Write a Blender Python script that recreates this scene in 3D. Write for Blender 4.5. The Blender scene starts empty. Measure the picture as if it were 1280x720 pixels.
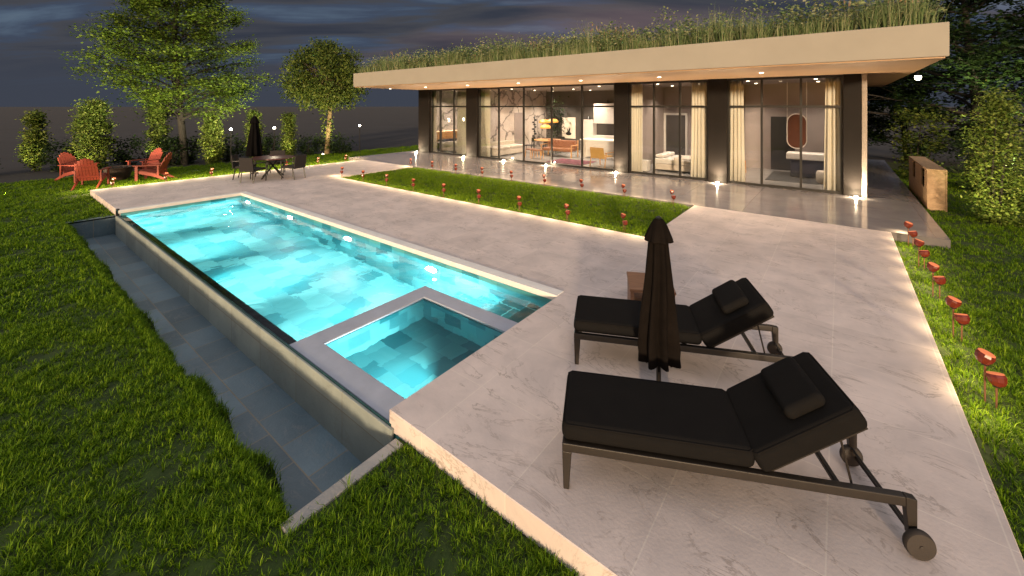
import bpy, math, random
import numpy as np
from mathutils import Matrix, Vector
R = math.radians
rnd = random.Random(7)
rng = np.random.default_rng(11)
scene = bpy.context.scene
COL = scene.collection

# ------------------------------------------------------------------ camera
CH, F, HY = 2.5, 524.0, 133.0
cam_d = bpy.data.cameras.new('camera')
cam = bpy.data.objects.new('camera', cam_d); COL.objects.link(cam)
cam.location = (0, 0, CH); cam.rotation_euler = (R(90), 0, math.atan2(.616, .7877))
cam_d.sensor_width = 36; cam_d.lens = 36*F/1280; cam_d.shift_y = -(360-HY)/1280
cam_d.clip_start = .05; cam_d.clip_end = 9000
scene.camera = cam

def atY(px, Y):                       # world X on a plane of given Y
    r = (px-640)/F; return (.7877*r-.616)*Y/(.616*r+.7877)

# ------------------------------------------------------------------ materials
def nodes_of(name):
    m = bpy.data.materials.new(name); m.use_nodes = True
    nt = m.node_tree; b = nt.nodes['Principled BSDF']
    return m, nt, b
def N(nt, t, **kw):
    n = nt.nodes.new(t)
    for k, v in kw.items():
        if k in n.inputs: n.inputs[k].default_value = v
        else: setattr(n, k, v)
    return n
def ramp(nt, stops):
    n = nt.nodes.new('ShaderNodeValToRGB'); e = n.color_ramp.elements
    while len(e) < len(stops): e.new(.5)
    for i, (p, c) in enumerate(stops):
        e[i].position = p; e[i].color = (*c, 1) if len(c) == 3 else c
    return n
def mat(name, col, rough=.6, metal=0., var=.18, scale=6., bump=.15, bscale=60., spec=.5, stretch=None, sheen=0):
    m, nt, b = nodes_of(name); L = nt.links.new
    tc = N(nt, 'ShaderNodeTexCoord'); src = tc.outputs['Object']
    if stretch:
        mp = N(nt, 'ShaderNodeMapping'); mp.inputs['Scale'].default_value = stretch; L(src, mp.inputs[0]); src = mp.outputs[0]
    n = N(nt, 'ShaderNodeTexNoise', Scale=scale, Detail=6., Roughness=.6); L(src, n.inputs['Vector'])
    lo = tuple(max(0, c*(1-var)) for c in col); hi = tuple(min(1, c*(1+var)) for c in col)
    rp = ramp(nt, [(.3, lo), (.7, hi)]); L(n.outputs['Fac'], rp.inputs[0]); L(rp.outputs[0], b.inputs['Base Color'])
    b.inputs['Roughness'].default_value = rough; b.inputs['Metallic'].default_value = metal
    b.inputs['Specular IOR Level'].default_value = spec
    if sheen: b.inputs['Sheen Weight'].default_value = sheen
    if bump:
        n2 = N(nt, 'ShaderNodeTexNoise', Scale=bscale, Detail=4.); L(src, n2.inputs['Vector'])
        bp = N(nt, 'ShaderNodeBump', Strength=bump, Distance=.01); L(n2.outputs['Fac'], bp.inputs['Height']); L(bp.outputs[0], b.inputs['Normal'])
    return m
def emit(name, col, s, base=(.8, .8, .8)):
    m, nt, b = nodes_of(name)
    b.inputs['Base Color'].default_value = (*base, 1)
    b.inputs['Emission Color'].default_value = (*col, 1); b.inputs['Emission Strength'].default_value = s
    return m
def tiles(name, col, tx, ty, ox, oy, mortar, mcol, rough, var=.1, vein=.0, veincol=(.3, .25, .22), bump=.1, offset=0., rvar=.1, wall=None):
    """stone laid in slabs: a joint grid, a tone per slab, veins and a fine grain"""
    m, nt, b = nodes_of(name); L = nt.links.new
    tc = N(nt, 'ShaderNodeTexCoord'); src = tc.outputs['Object']
    if wall:      # swizzle so that the slabs stand upright
        sx = N(nt, 'ShaderNodeSeparateXYZ'); cx = N(nt, 'ShaderNodeCombineXYZ'); L(src, sx.inputs[0])
        L(sx.outputs[wall], cx.inputs['X']); L(sx.outputs['Z'], cx.inputs['Y']); uv = cx.outputs[0]
    else: uv = src
    mp = N(nt, 'ShaderNodeMapping'); mp.inputs['Location'].default_value = (-ox, -oy, 0); L(uv, mp.inputs[0])
    br = N(nt, 'ShaderNodeTexBrick', offset=offset, squash=1.)
    br.inputs['Scale'].default_value = 1; br.inputs['Brick Width'].default_value = tx; br.inputs['Row Height'].default_value = ty
    br.inputs['Mortar Size'].default_value = mortar; br.inputs['Mortar Smooth'].default_value = .1; br.inputs['Bias'].default_value = 0
    br.inputs['Color1'].default_value = (*[c*(1-var) for c in col], 1); br.inputs['Color2'].default_value = (*[min(1, c*(1+var)) for c in col], 1)
    br.inputs['Mortar'].default_value = (*mcol, 1); L(mp.outputs[0], br.inputs['Vector'])
    n = N(nt, 'ShaderNodeTexNoise', Scale=1.7, Detail=9., Roughness=.65, Distortion=.4); L(src, n.inputs['Vector'])
    r1 = ramp(nt, [(.3, (.78, .78, .78)), (.72, (1.15, 1.13, 1.1))]); L(n.outputs['Fac'], r1.inputs[0])
    mx = N(nt, 'ShaderNodeMix', data_type='RGBA', blend_type='MULTIPLY'); mx.inputs[0].default_value = 1
    L(br.outputs['Color'], mx.inputs[6]); L(r1.outputs[0], mx.inputs[7]); out = mx.outputs[2]
    if vein:
        n3 = N(nt, 'ShaderNodeTexNoise', Scale=1.3, Detail=8., Roughness=.62, Distortion=1.6); 
        mp3 = N(nt, 'ShaderNodeMapping'); mp3.inputs['Rotation'].default_value = (.3, .2, .7); mp3.inputs['Scale'].default_value = (1, 2.4, 1.5)
        L(src, mp3.inputs[0]); L(mp3.outputs[0], n3.inputs['Vector'])
        r3 = ramp(nt, [(.485, (0, 0, 0)), (.5, (1, 1, 1)), (.515, (0, 0, 0))]); L(n3.outputs['Fac'], r3.inputs[0])
        n4 = N(nt, 'ShaderNodeTexNoise', Scale=2.2, Detail=3.); L(src, n4.inputs['Vector'])
        r4 = ramp(nt, [(.40, (0, 0, 0)), (.58, (vein, vein, vein))]); L(n4.outputs['Fac'], r4.inputs[0])
        mu = N(nt, 'ShaderNodeMath', operation='MULTIPLY'); L(r3.outputs[0], mu.inputs[0]); L(r4.outputs[0], mu.inputs[1])
        m2 = N(nt, 'ShaderNodeMix', data_type='RGBA'); L(mu.outputs[0], m2.inputs[0]); L(out, m2.inputs[6]); m2.inputs[7].default_value = (*veincol, 1)
        out = m2.outputs[2]
    L(out, b.inputs['Base Color'])
    rr = N(nt, 'ShaderNodeMapRange'); rr.inputs['To Min'].default_value = rough-rvar; rr.inputs['To Max'].default_value = rough+rvar
    L(n.outputs['Fac'], rr.inputs[0]); L(rr.outputs[0], b.inputs['Roughness'])
    n2 = N(nt, 'ShaderNodeTexNoise', Scale=45., Detail=5.); L(src, n2.inputs['Vector'])
    ad = N(nt, 'ShaderNodeMath', operation='SUBTRACT'); L(n2.outputs['Fac'], ad.inputs[0]); L(br.outputs['Fac'], ad.inputs[1])
    bp = N(nt, 'ShaderNodeBump', Strength=bump, Distance=.01); L(ad.outputs[0], bp.inputs['Height']); L(bp.outputs[0], b.inputs['Normal'])
    return m
def leafy(name, cols, rough=.55, trans=.25):
    """foliage: one tone per leaf or blade, a little light through it"""
    m, nt, b = nodes_of(name); L = nt.links.new
    g = N(nt, 'ShaderNodeNewGeometry'); k = len(cols)
    rp = ramp(nt, [(i/(k-1), c) for i, c in enumerate(cols)]); L(g.outputs['Random Per Island'], rp.inputs[0])
    L(rp.outputs[0], b.inputs['Base Color']); b.inputs['Roughness'].default_value = rough
    b.inputs['Specular IOR Level'].default_value = .15
    tl = N(nt, 'ShaderNodeBsdfTranslucent'); L(rp.outputs[0], tl.inputs[0])
    ms = N(nt, 'ShaderNodeMixShader'); ms.inputs[0].default_value = trans
    L(b.outputs[0], ms.inputs[1]); L(tl.outputs[0], ms.inputs[2]); L(ms.outputs[0], nt.nodes['Material Output'].inputs[0])
    return m
def glass_mat(name, refl=1.0, tint=(.96, .97, .97)):
    m, nt, b = nodes_of(name); L = nt.links.new
    t = N(nt, 'ShaderNodeBsdfTransparent'); t.inputs[0].default_value = (*tint, 1)
    gl = N(nt, 'ShaderNodeBsdfGlossy'); gl.inputs['Roughness'].default_value = .01
    fr = N(nt, 'ShaderNodeFresnel', IOR=1.5); ms = N(nt, 'ShaderNodeMixShader')
    mu = N(nt, 'ShaderNodeMath', operation='MULTIPLY'); mu.inputs[1].default_value = refl
    L(fr.outputs[0], mu.inputs[0]); L(mu.outputs[0], ms.inputs[0]); L(t.outputs[0], ms.inputs[1]); L(gl.outputs[0], ms.inputs[2])
    L(ms.outputs[0], nt.nodes['Material Output'].inputs[0])
    return m
def stone_crackle(name, col, line, scale=1.6, rough=.45):
    m, nt, b = nodes_of(name); L = nt.links.new
    tc = N(nt, 'ShaderNodeTexCoord'); n = N(nt, 'ShaderNodeTexNoise', Scale=1.8, Detail=6.); L(tc.outputs['Object'], n.inputs['Vector'])
    mv = N(nt, 'ShaderNodeMix', data_type='RGBA', blend_type='LINEAR_LIGHT'); mv.inputs[0].default_value = .35
    L(tc.outputs['Object'], mv.inputs[6]); L(n.outputs['Color'], mv.inputs[7])
    v = N(nt, 'ShaderNodeTexVoronoi', feature='DISTANCE_TO_EDGE', Scale=scale); L(mv.outputs[2], v.inputs['Vector'])
    r = ramp(nt, [(0, (1, 1, 1)), (.012, (.7, .7, .7)), (.05, (0, 0, 0))]); L(v.outputs['Distance'], r.inputs[0])
    n2 = N(nt, 'ShaderNodeTexNoise', Scale=.9, Detail=7.); L(tc.outputs['Object'], n2.inputs['Vector'])
    r2 = ramp(nt, [(.3, tuple(c*.62 for c in col)), (.65, col)]); L(n2.outputs['Fac'], r2.inputs[0])
    m2 = N(nt, 'ShaderNodeMix', data_type='RGBA'); L(r.outputs[0], m2.inputs[0]); L(r2.outputs[0], m2.inputs[6]); m2.inputs[7].default_value = (*line, 1)
    L(m2.outputs[2], b.inputs['Base Color']); b.inputs['Roughness'].default_value = rough
    return m
def wood(name, col, rough=.5, sc=(2, 18, 18), var=.3):
    return mat(name, col, rough, var=var, scale=2.2, bump=.12, bscale=9, stretch=sc)

M = {}
M['deck'] = tiles('pale marble deck slabs', (.66, .575, .54), .82, .82, -.06, 2.78, .0045, (.74, .66, .60), .62, .05, .68, (.25, .20, .17), .12)
M['terrace'] = tiles('polished grey porcelain', (.27, .255, .265), 1.64, 1.2, -.2, 11.2, (.004), (.16, .15, .155), .11, .03, 0, bump=.012, rvar=.05)
M['slate'] = tiles('slate slabs', (.135, .20, .245), .5, .42, 0, 1.29, .006, (.24, .22, .18), .38, .3, .4, (.28, .27, .26), .4, .5)  # bluish tone puts the blue skylight into the slate colour
M['poolwall'] = tiles('weathered limestone wall', (.27, .305, .285), .9, .6, 0, .3, .004, (.2, .18, .14), .65, .12, .5, (.2, .2, .17), .25, wall='X')  # cool tone carries the basin's blue skylight in the stone colour
M['kerb'] = tiles('granite kerb', (.36, .35, .33), 4, .4, 0, 0, .006, (.2, .2, .19), .7, .1, .3, (.2, .2, .2), .3)
M['coping'] = mat('cream coping stone', (.80, .78, .74), .5, var=.08, scale=3)
M['ledge'] = mat('grey blue spa ledge', (.40, .43, .50), .45, var=.08, scale=5)
M['lip'] = mat('dark teal lip tile', (.015, .05, .06), .15, var=.3, scale=14)
M['fascia'] = mat('cream render', (.295, .27, .225), .7, var=.05, scale=1.2, bump=.06, bscale=120)
M['soffit'] = mat('warm soffit board', (.42, .265, .15), .42, var=.10, scale=1.1, bump=.03, stretch=(.4, 1, 1))
M['column'] = mat('dark bronze column', (.010, .008, .007), .6, var=.15, scale=3, bump=.05, spec=.15)
M['frame'] = mat('black window frame', (.012, .011, .010), .4, var=.1)
M['granite'] = mat('speckled granite', (.29, .25, .215), .4, var=.55, scale=55, bump=.05)
M['pane'] = glass_mat('window glass', .8)
M['marble'] = stone_crackle('crackled marble', (.68, .60, .55), (.10, .085, .085), .9)
M['plaster'] = mat('warm plaster', (.28, .235, .225), .7, var=.06, scale=1.5)
M['darkwall'] = mat('dark panelled wall', (.075, .068, .066), .6, var=.12, scale=2)
M['ceiling'] = mat('grey plaster ceiling', (.23, .19, .175), .6, var=.05)
M['room'] = mat('polished concrete', (.26, .25, .25), .22, var=.1, scale=2, bump=.02)
M['curtain'] = mat('cream linen', (.75, .70, .60), .85, var=.06, scale=20, bump=.1, bscale=180, sheen=.2)
M['white'] = mat('white lacquer', (.62, .59, .57), .4, var=.04)
M['sofa'] = mat('off white upholstery', (.52, .46, .40), .9, var=.08, bump=.3, bscale=150)
M['oak'] = wood('oak', (.44, .23, .09))
M['walnut'] = wood('walnut', (.20, .085, .035))
M['cedar'] = wood('cedar cladding', (.42, .28, .16), .65, (7, 1, 14), .16)
M['sidewood'] = wood('brown stained wood', (.26, .125, .065), .5)
M['leather'] = mat('tan leather', (.19, .075, .035), .45, var=.2, scale=8)
M['mustard'] = mat('mustard canvas', (.48, .28, .09), .8, var=.1, bump=.2, bscale=140)
M['navy'] = mat('navy textile', (.025, .028, .05), .9, var=.2)
M['blk'] = mat('black lacquer', (.012, .012, .012), .4)
M['rug'] = mat('wine rug', (.12, .03, .05), .95, var=.8, scale=4, bump=.5, bscale=90)
M['darkrug'] = mat('charcoal rug', (.03, .03, .035), .95, var=.3, bump=.5, bscale=90)
M['paper'] = mat('print paper', (.75, .69, .62), .8, var=.03)
M['brass'] = mat('brass', (.60, .42, .20), .3, 1., var=.06)
M['paintedmirror'] = mat('mirror with painted reflection', (.22, .085, .05), .2, .6, var=.2, scale=2)  # copper tone paints the orange room's reflection into the mirror colour
M['orange'] = mat('orange upholstery', (.55, .18, .04), .8)
M['cushion'] = mat('charcoal outdoor fabric', (.0085, .0078, .0075), .9, var=.12, scale=7, bump=.35, bscale=380, spec=.12, sheen=0)
M['cushedge'] = mat('charcoal piping', (.010, .009, .0085), .95, bump=.1, spec=.08)
M['lframe'] = mat('bronze powder coat', (.024, .019, .015), .45, .2, var=.1, scale=14, bump=.08, bscale=300)
M['rubber'] = mat('wheel rubber', (.028, .022, .018), .65, var=.15)
M['canopy'] = mat('dark umbrella canvas', (.009, .007, .006), .95, var=.2, scale=9, bump=.3, bscale=260, spec=.04)
M['nightcanopy'] = mat('black umbrella canvas', (.005, .0045, .0045), .95, var=.2, scale=9, spec=.04)
M['red'] = mat('red stained timber', (.24, .040, .023), .6, var=.22, scale=3, bump=.15, bscale=20, stretch=(1, 1, 5))
M['pit'] = mat('rusted fire bowl', (.035, .022, .016), .75, var=.4, scale=6, bump=.4)
M['wicker'] = mat('woven dark wicker', (.016, .013, .012), .85, var=.35, scale=40, bump=.6, bscale=70)
M['tabletop'] = wood('dark red table top', (.10, .035, .03), .35)
M['bark'] = mat('bark', (.016, .013, .010), .9, var=.4, scale=7, bump=.9, bscale=14, stretch=(3, 3, .6))
M['palebark'] = mat('pale bark', (.16, .12, .06), .9, var=.4, scale=7, bump=.9, bscale=14, stretch=(3, 3, .6))
M['stake'] = mat('copper stake', (.25, .12, .08), .4, .7, var=.15)
M['lantern'] = mat('lantern metal', (.03, .03, .03), .4, .6)
M['lampwhite'] = emit('lamp globe', (1, .86, .62), 16)
M['spot'] = emit('spot lens', (1, .84, .6), 40)
M['down'] = emit('downlight lens', (1, .78, .52), 9)
M['poollens'] = emit('pool light lens', (.86, 1, 1), 120)
M['led'] = emit('led line', (1, .62, .32), 7)
M['shade'] = emit('glowing paper shade', (1, .36, .05), .32, (.55, .28, .07))
M['earth'] = mat('dark earth', (.017, .016, .018), .95, var=.35, scale=.25, bump=.4, bscale=9)
M['soil'] = mat('lawn soil', (.030, .055, .006), .95, var=.5, scale=3, bump=.8, bscale=25)
M['grass'] = leafy('lawn grass', [(.032, .076, .002), (.080, .170, .005), (.140, .260, .009), (.23, .345, .018)], .5, .3)
M['bedgrass'] = leafy('lawn strip grass', [(.085, .17, .004), (.13, .235, .008), (.17, .28, .012), (.22, .32, .02)], .5, .3)
M['roofgrass'] = leafy('roof grasses', [(.08, .14, .055), (.15, .22, .085), (.26, .31, .14), (.40, .38, .24)], .6, .3)
M['seedhead'] = leafy('seed heads', [(.25, .16, .09), (.38, .26, .16)], .8, .2)
M['leafbright'] = leafy('bright tree leaves', [(.022, .045, .006), (.050, .090, .010), (.085, .135, .014), (.13, .18, .02)])
M['leafmid'] = leafy('olive leaves', [(.022, .04, .008), (.05, .085, .015), (.09, .125, .02), (.12, .14, .03)])
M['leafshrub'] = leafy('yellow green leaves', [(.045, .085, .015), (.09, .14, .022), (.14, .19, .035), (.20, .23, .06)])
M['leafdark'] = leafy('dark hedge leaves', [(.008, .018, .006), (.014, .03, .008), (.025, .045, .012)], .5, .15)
M['leafnight'] = leafy('dark green leaves', [(.006, .016, .006), (.013, .030, .008), (.028, .055, .012)], .5, .2)

# stake lamp shade: warm glass that glows
m, nt, b = nodes_of('amber lamp glass'); M['amber'] = m
b.inputs['Base Color'].default_value = (.10, .014, .009, 1); b.inputs['Roughness'].default_value = .22
tc = N(nt, 'ShaderNodeTexCoord'); nn = N(nt, 'ShaderNodeTexNoise', Scale=22.); nt.links.new(tc.outputs['Object'], nn.inputs['Vector'])
rp = ramp(nt, [(.35, (.35, .03, .015)), (.7, (1, .16, .06))]); nt.links.new(nn.outputs['Fac'], rp.inputs[0]); nt.links.new(rp.outputs[0], b.inputs['Emission Color'])
b.inputs['Emission Strength'].default_value = .05
M['amberlit'] = emit('lit amber facet', (1, .26, .09), .36, (.3, .08, .04))

# pool tile: small teal tiles, a tone each
def pool_tile(name, c1, c2, size, grout=(.2, .55, .55), mort=.004):
    m, nt, b = nodes_of(name); L = nt.links.new
    tc = N(nt, 'ShaderNodeTexCoord')
    br = N(nt, 'ShaderNodeTexBrick', offset=.5); br.inputs['Scale'].default_value = 1
    br.inputs['Brick Width'].default_value = size; br.inputs['Row Height'].default_value = size; br.inputs['Mortar Size'].default_value = mort
    br.inputs['Color1'].default_value = (*c1, 1); br.inputs['Color2'].default_value = (*c2, 1); br.inputs['Mortar'].default_value = (*grout, 1)
    g = N(nt, 'ShaderNodeNewGeometry'); s = N(nt, 'ShaderNodeSeparateXYZ'); L(tc.outputs['Object'], s.inputs[0])
    # upright faces read their height as the second axis
    sn = N(nt, 'ShaderNodeSeparateXYZ'); L(g.outputs['Normal'], sn.inputs[0])
    ab = N(nt, 'ShaderNodeMath', operation='ABSOLUTE'); L(sn.outputs['Z'], ab.inputs[0])
    a2 = N(nt, 'ShaderNodeMath', operation='ABSOLUTE'); L(sn.outputs['X'], a2.inputs[0])
    mxx = N(nt, 'ShaderNodeMix'); L(a2.outputs[0], mxx.inputs[0]); L(s.outputs['X'], mxx.inputs[2]); L(s.outputs['Y'], mxx.inputs[3])
    my = N(nt, 'ShaderNodeMix'); L(ab.outputs[0], my.inputs[0]); L(s.outputs['Z'], my.inputs[2]); L(s.outputs['Y'], my.inputs[3])
    c = N(nt, 'ShaderNodeCombineXYZ'); L(mxx.outputs[0], c.inputs['X']); L(my.outputs[0], c.inputs['Y'])
    L(c.outputs[0], br.inputs['Vector']); L(br.outputs['Color'], b.inputs['Base Color']); b.inputs['Roughness'].default_value = .3
    return m
M['pool'] = pool_tile('teal pool tile', (.004, .12, .145), (.125, .43, .44), .36, (.05, .28, .32), .0015)
M['spa'] = pool_tile('deep teal spa tile', (.005, .12, .15), (.085, .36, .39), .28, (.03, .22, .26), .0015)
M['step'] = pool_tile('dark step tile', (.02, .14, .15), (.04, .20, .21), .42, (.2, .6, .6), .012)
# water
m, nt, b = nodes_of('pool water'); M['water'] = m
b.inputs['Base Color'].default_value = (.93, 1, 1, 1); b.inputs['Roughness'].default_value = 0; b.inputs['IOR'].default_value = 1.33
b.inputs['Transmission Weight'].default_value = 1
tc = N(nt, 'ShaderNodeTexCoord'); nn = N(nt, 'ShaderNodeTexNoise', Scale=2.6, Detail=2.5, Roughness=.5, Distortion=.6)
nt.links.new(tc.outputs['Object'], nn.inputs['Vector'])
bp = N(nt, 'ShaderNodeBump', Strength=.42, Distance=.05); nt.links.new(nn.outputs['Fac'], bp.inputs['Height']); nt.links.new(bp.outputs[0], b.inputs['Normal'])

# ------------------------------------------------------------------ mesh helpers
class MB:
    def __init__(s): s.v = []; s.f = []; s.M = None
    def add(s, vs, fs, M=None):
        o = len(s.v); M = M or s.M
        s.v += [tuple(M @ Vector(p)) if M else tuple(p) for p in vs]
        s.f += [tuple(o+i for i in f) for f in fs]; return s
    def box(s, x0, x1, y0, y1, z0, z1, M=None):
        return s.add([(x, y, z) for z in (z0, z1) for y in (y0, y1) for x in (x0, x1)],
              [(0, 2, 3, 1), (4, 5, 7, 6), (0, 1, 5, 4), (2, 6, 7, 3), (0, 4, 6, 2), (1, 3, 7, 5)], M)
    def tube(s, pts, rads, n=8, M=None, cap=True):
        pts = [Vector(p) for p in pts]
        if not hasattr(rads, '__len__'): rads = [rads]*len(pts)
        vs, fs = [], []; prev = None
        for i, p in enumerate(pts):
            t = (pts[min(i+1, len(pts)-1)]-pts[max(i-1, 0)]).normalized()
            a = prev if prev is not None else (Vector((0, 0, 1)) if abs(t.z) < .9 else Vector((1, 0, 0)))
            u = (a - t*a.dot(t)).normalized(); w = t.cross(u); prev = u
            for k in range(n):
                an = 2*math.pi*k/n; vs.append(p+(u*math.cos(an)+w*math.sin(an))*rads[i])
        for i in range(len(pts)-1):
            for k in range(n):
                a, b_ = i*n+k, i*n+(k+1) % n; fs.append((a, b_, b_+n, a+n))
        if cap: fs.append(tuple(range(n-1, -1, -1))); fs.append(tuple((len(pts)-1)*n+k for k in range(n)))
        return s.add(vs, fs, M)
    def lathe(s, prof, n=24, c=(0, 0, 0), M=None, mod=None):
        vs, fs = [], []
        for j, (r, z) in enumerate(prof):
            for k in range(n):
                an = 2*math.pi*k/n; rr = r*(mod(an, j) if mod else 1)
                vs.append((c[0]+rr*math.cos(an), c[1]+rr*math.sin(an), c[2]+z))
        for j in range(len(prof)-1):
            for k in range(n):
                a, b_ = j*n+k, j*n+(k+1) % n; fs.append((a, b_, b_+n, a+n))
        fs.append(tuple(range(n-1, -1, -1))); fs.append(tuple((len(prof)-1)*n+k for k in range(n)))
        return s.add(vs, fs, M)
    def prism(s, poly, y0, y1, M=None):        # polygon in XZ swept along Y
        n = len(poly)
        vs = [(x, y0, z) for x, z in poly]+[(x, y1, z) for x, z in poly]
        return s.add(vs, [tuple(range(n)), tuple(range(2*n-1, n-1, -1))]+[(i, i+n, (i+1) % n+n, (i+1) % n) for i in range(n)], M)
    def slab(s, rects, z0, z1, holes=()):      # union of rectangles as one slab
        xs = sorted({v for r in list(rects)+list(holes) for v in r[:2]}); ys = sorted({v for r in list(rects)+list(holes) for v in r[2:]})
        def occ(i, j):
            if not (0 <= i < len(xs)-1 and 0 <= j < len(ys)-1): return False
            x, y = (xs[i]+xs[i+1])/2, (ys[j]+ys[j+1])/2
            ins = lambda r: r[0] < x < r[1] and r[2] < y < r[3]
            return any(map(ins, rects)) and not any(map(ins, holes))
        idx = {}
        def V(i, j, k):
            if (i, j, k) not in idx: idx[i, j, k] = len(vs); vs.append((xs[i], ys[j], (z0, z1)[k]))
            return idx[i, j, k]
        vs, fs = [], []
        for i in range(len(xs)-1):
            for j in range(len(ys)-1):
                if not occ(i, j): continue
                fs.append((V(i, j, 1), V(i+1, j, 1), V(i+1, j+1, 1), V(i, j+1, 1)))
                fs.append((V(i, j, 0), V(i, j+1, 0), V(i+1, j+1, 0), V(i+1, j, 0)))
                if not occ(i-1, j): fs.append((V(i, j, 0), V(i, j, 1), V(i, j+1, 1), V(i, j+1, 0)))
                if not occ(i+1, j): fs.append((V(i+1, j, 0), V(i+1, j+1, 0), V(i+1, j+1, 1), V(i+1, j, 1)))
                if not occ(i, j-1): fs.append((V(i, j, 0), V(i+1, j, 0), V(i+1, j, 1), V(i, j, 1)))
                if not occ(i, j+1): fs.append((V(i, j+1, 0), V(i, j+1, 1), V(i+1, j+1, 1), V(i+1, j+1, 0)))
        return s.add(vs, fs)
    def build(s, name, m, parent=None, smooth=False, bevel=0, seg=2, loc=None):
        me = bpy.data.meshes.new(name); me.from_pydata(s.v, [], s.f); me.update()
        return link(name, me, m, parent, smooth, bevel, seg, loc)
def link(name, me, m, parent=None, smooth=False, bevel=0, seg=2, loc=None):
    me.materials.append(M[m]); o = bpy.data.objects.new(name, me); COL.objects.link(o)
    if smooth:
        me.shade_smooth()
    if bevel:
        bv = o.modifiers.new('bevel', 'BEVEL'); bv.width = bevel; bv.segments = seg; bv.limit_method = 'ANGLE'
        if seg > 1 or smooth:
            me.shade_smooth(); wn = o.modifiers.new('normals', 'WEIGHTED_NORMAL'); wn.keep_sharp = True
    elif smooth:
        me.set_sharp_from_angle(angle=R(50))
    if parent: o.parent = parent
    if loc: o.location = loc
    return o
def tag(o, label=None, cat=None, group=None, kind=None):
    if label: o['label'] = label
    if cat: o['category'] = cat
    if group: o['group'] = group
    if kind: o['kind'] = kind
    return o
def thing(name, label, cat, loc=(0, 0, 0), rz=0, group=None):
    o = bpy.data.objects.new(name, None); COL.objects.link(o); o.empty_display_size = .1
    o.location = loc; o.rotation_euler = (0, 0, rz); return tag(o, label, cat, group)
def copy_tree(o, parent=None):
    c = o.copy(); COL.objects.link(c)
    if parent: c.parent = parent
    for ch in list(o.children): copy_tree(ch, c)
    return c
def place(o, loc, rz, label, group=None):
    o.location = loc; o.rotation_euler = (0, 0, rz); return tag(o, label, None, group)
def lamp(name, kind, loc, power, col, parent=None, size=.05, target=None, spot=None, blend=.6):
    d = bpy.data.lights.new(name, kind); d.energy = power; d.color = col
    if kind == 'AREA': d.size = size
    else: d.shadow_soft_size = size
    if spot: d.spot_size = R(spot); d.spot_blend = blend
    o = bpy.data.objects.new(name, d); COL.objects.link(o); o.location = loc
    if target is not None: o.rotation_euler = (Vector(target)-Vector(loc)).to_track_quat('-Z', 'Y').to_euler()
    if parent: o.parent = parent
    return o
def raw_mesh(name, verts, loops, sizes):
    me = bpy.data.meshes.new(name); nv, nl, nf = len(verts), len(loops), len(sizes)
    me.vertices.add(nv); me.vertices.foreach_set('co', verts.astype(np.float32).ravel())
    me.loops.add(nl); me.loops.foreach_set('vertex_index', loops.astype(np.int32))
    me.polygons.add(nf); st = np.concatenate([[0], np.cumsum(sizes)[:-1]])
    me.polygons.foreach_set('loop_start', st.astype(np.int32))
    me.update(calc_edges=True); me.validate(); return me
ORD = 'first second third fourth fifth sixth seventh eighth ninth tenth eleventh twelfth'.split()

# ------------------------------------------------------------------ blades and leaves
def blades(base, h, w, lean, az):
    """base (n,3), height, width, lean 0..1, azimuth -> five vertex bent blades"""
    n = len(base); d = np.stack([np.cos(az), np.sin(az), np.zeros(n)], 1); s = np.stack([-np.sin(az), np.cos(az), np.zeros(n)], 1)
    up = np.array([0, 0, 1.]); h = h[:, None]; w = w[:, None]; lean = lean[:, None]
    mid = base+up*h*.6*(1-.25*lean)+d*h*lean*.28; tip = base+up*h*(1-.45*lean**2)+d*h*lean*.85
    V = np.stack([base-s*w*.5, base+s*w*.5, mid+s*w*.42, mid-s*w*.42, tip], 1).reshape(-1, 3)
    i = np.arange(n)[:, None]*5
    lo = np.concatenate([i+0, i+1, i+2, i+3, i+3, i+2, i+4], 1).ravel()
    return V, lo, np.tile([4, 3], n)
def grass_patch(name, rects, dens, per, hgt, wid, m, z, label, holes=(), spread=.035, seed=1, clump=.5, edge=None):
    g = np.random.default_rng(seed); P = []
    for (x0, x1, y0, y1, k) in rects:
        n = int((x1-x0)*(y1-y0)*dens*k); P.append(np.stack([g.uniform(x0, x1, n), g.uniform(y0, y1, n)], 1))
    P = np.concatenate(P)
    for (x0, x1, y0, y1) in holes:
        P = P[~((P[:, 0] > x0) & (P[:, 0] < x1) & (P[:, 1] > y0) & (P[:, 1] < y1))]
    q = (np.sin(P[:, 0]*5.1+1.3*np.sin(P[:, 1]*4.3))+np.sin(P[:, 1]*6.7+1.7*np.sin(P[:, 0]*3.7+1)))*.25+.5
    q = np.clip(q+g.normal(0, .22, len(P)), 0, 1); keep = g.uniform(0, 1, len(P)) < (1-clump)+clump*q*1.6
    P, q = P[keep], q[keep]; T = len(P)
    rep = np.repeat(np.arange(T), per); n = len(rep)
    r = np.abs(g.normal(0, spread, n)); a = g.uniform(0, 2*np.pi, n)
    base = np.zeros((n, 3)); base[:, 0] = P[rep, 0]+r*np.cos(a); base[:, 1] = P[rep, 1]+r*np.sin(a); base[:, 2] = z
    hh = hgt*(.55+.75*q[rep])*g.uniform(.6, 1.25, n)*np.where(g.uniform(0, 1, T) < .05, 1.6, 1.)[rep]
    V, lo, sz = blades(base, hh, wid*g.uniform(.6, 1.3, n), np.clip(r/spread*.45+g.uniform(.05, .7, n), 0, 1.05), a+g.normal(0, .6, n))
    o = link(name, raw_mesh(name, V, lo, sz), m)
    return tag(o, label, 'grass', kind='stuff')
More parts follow.
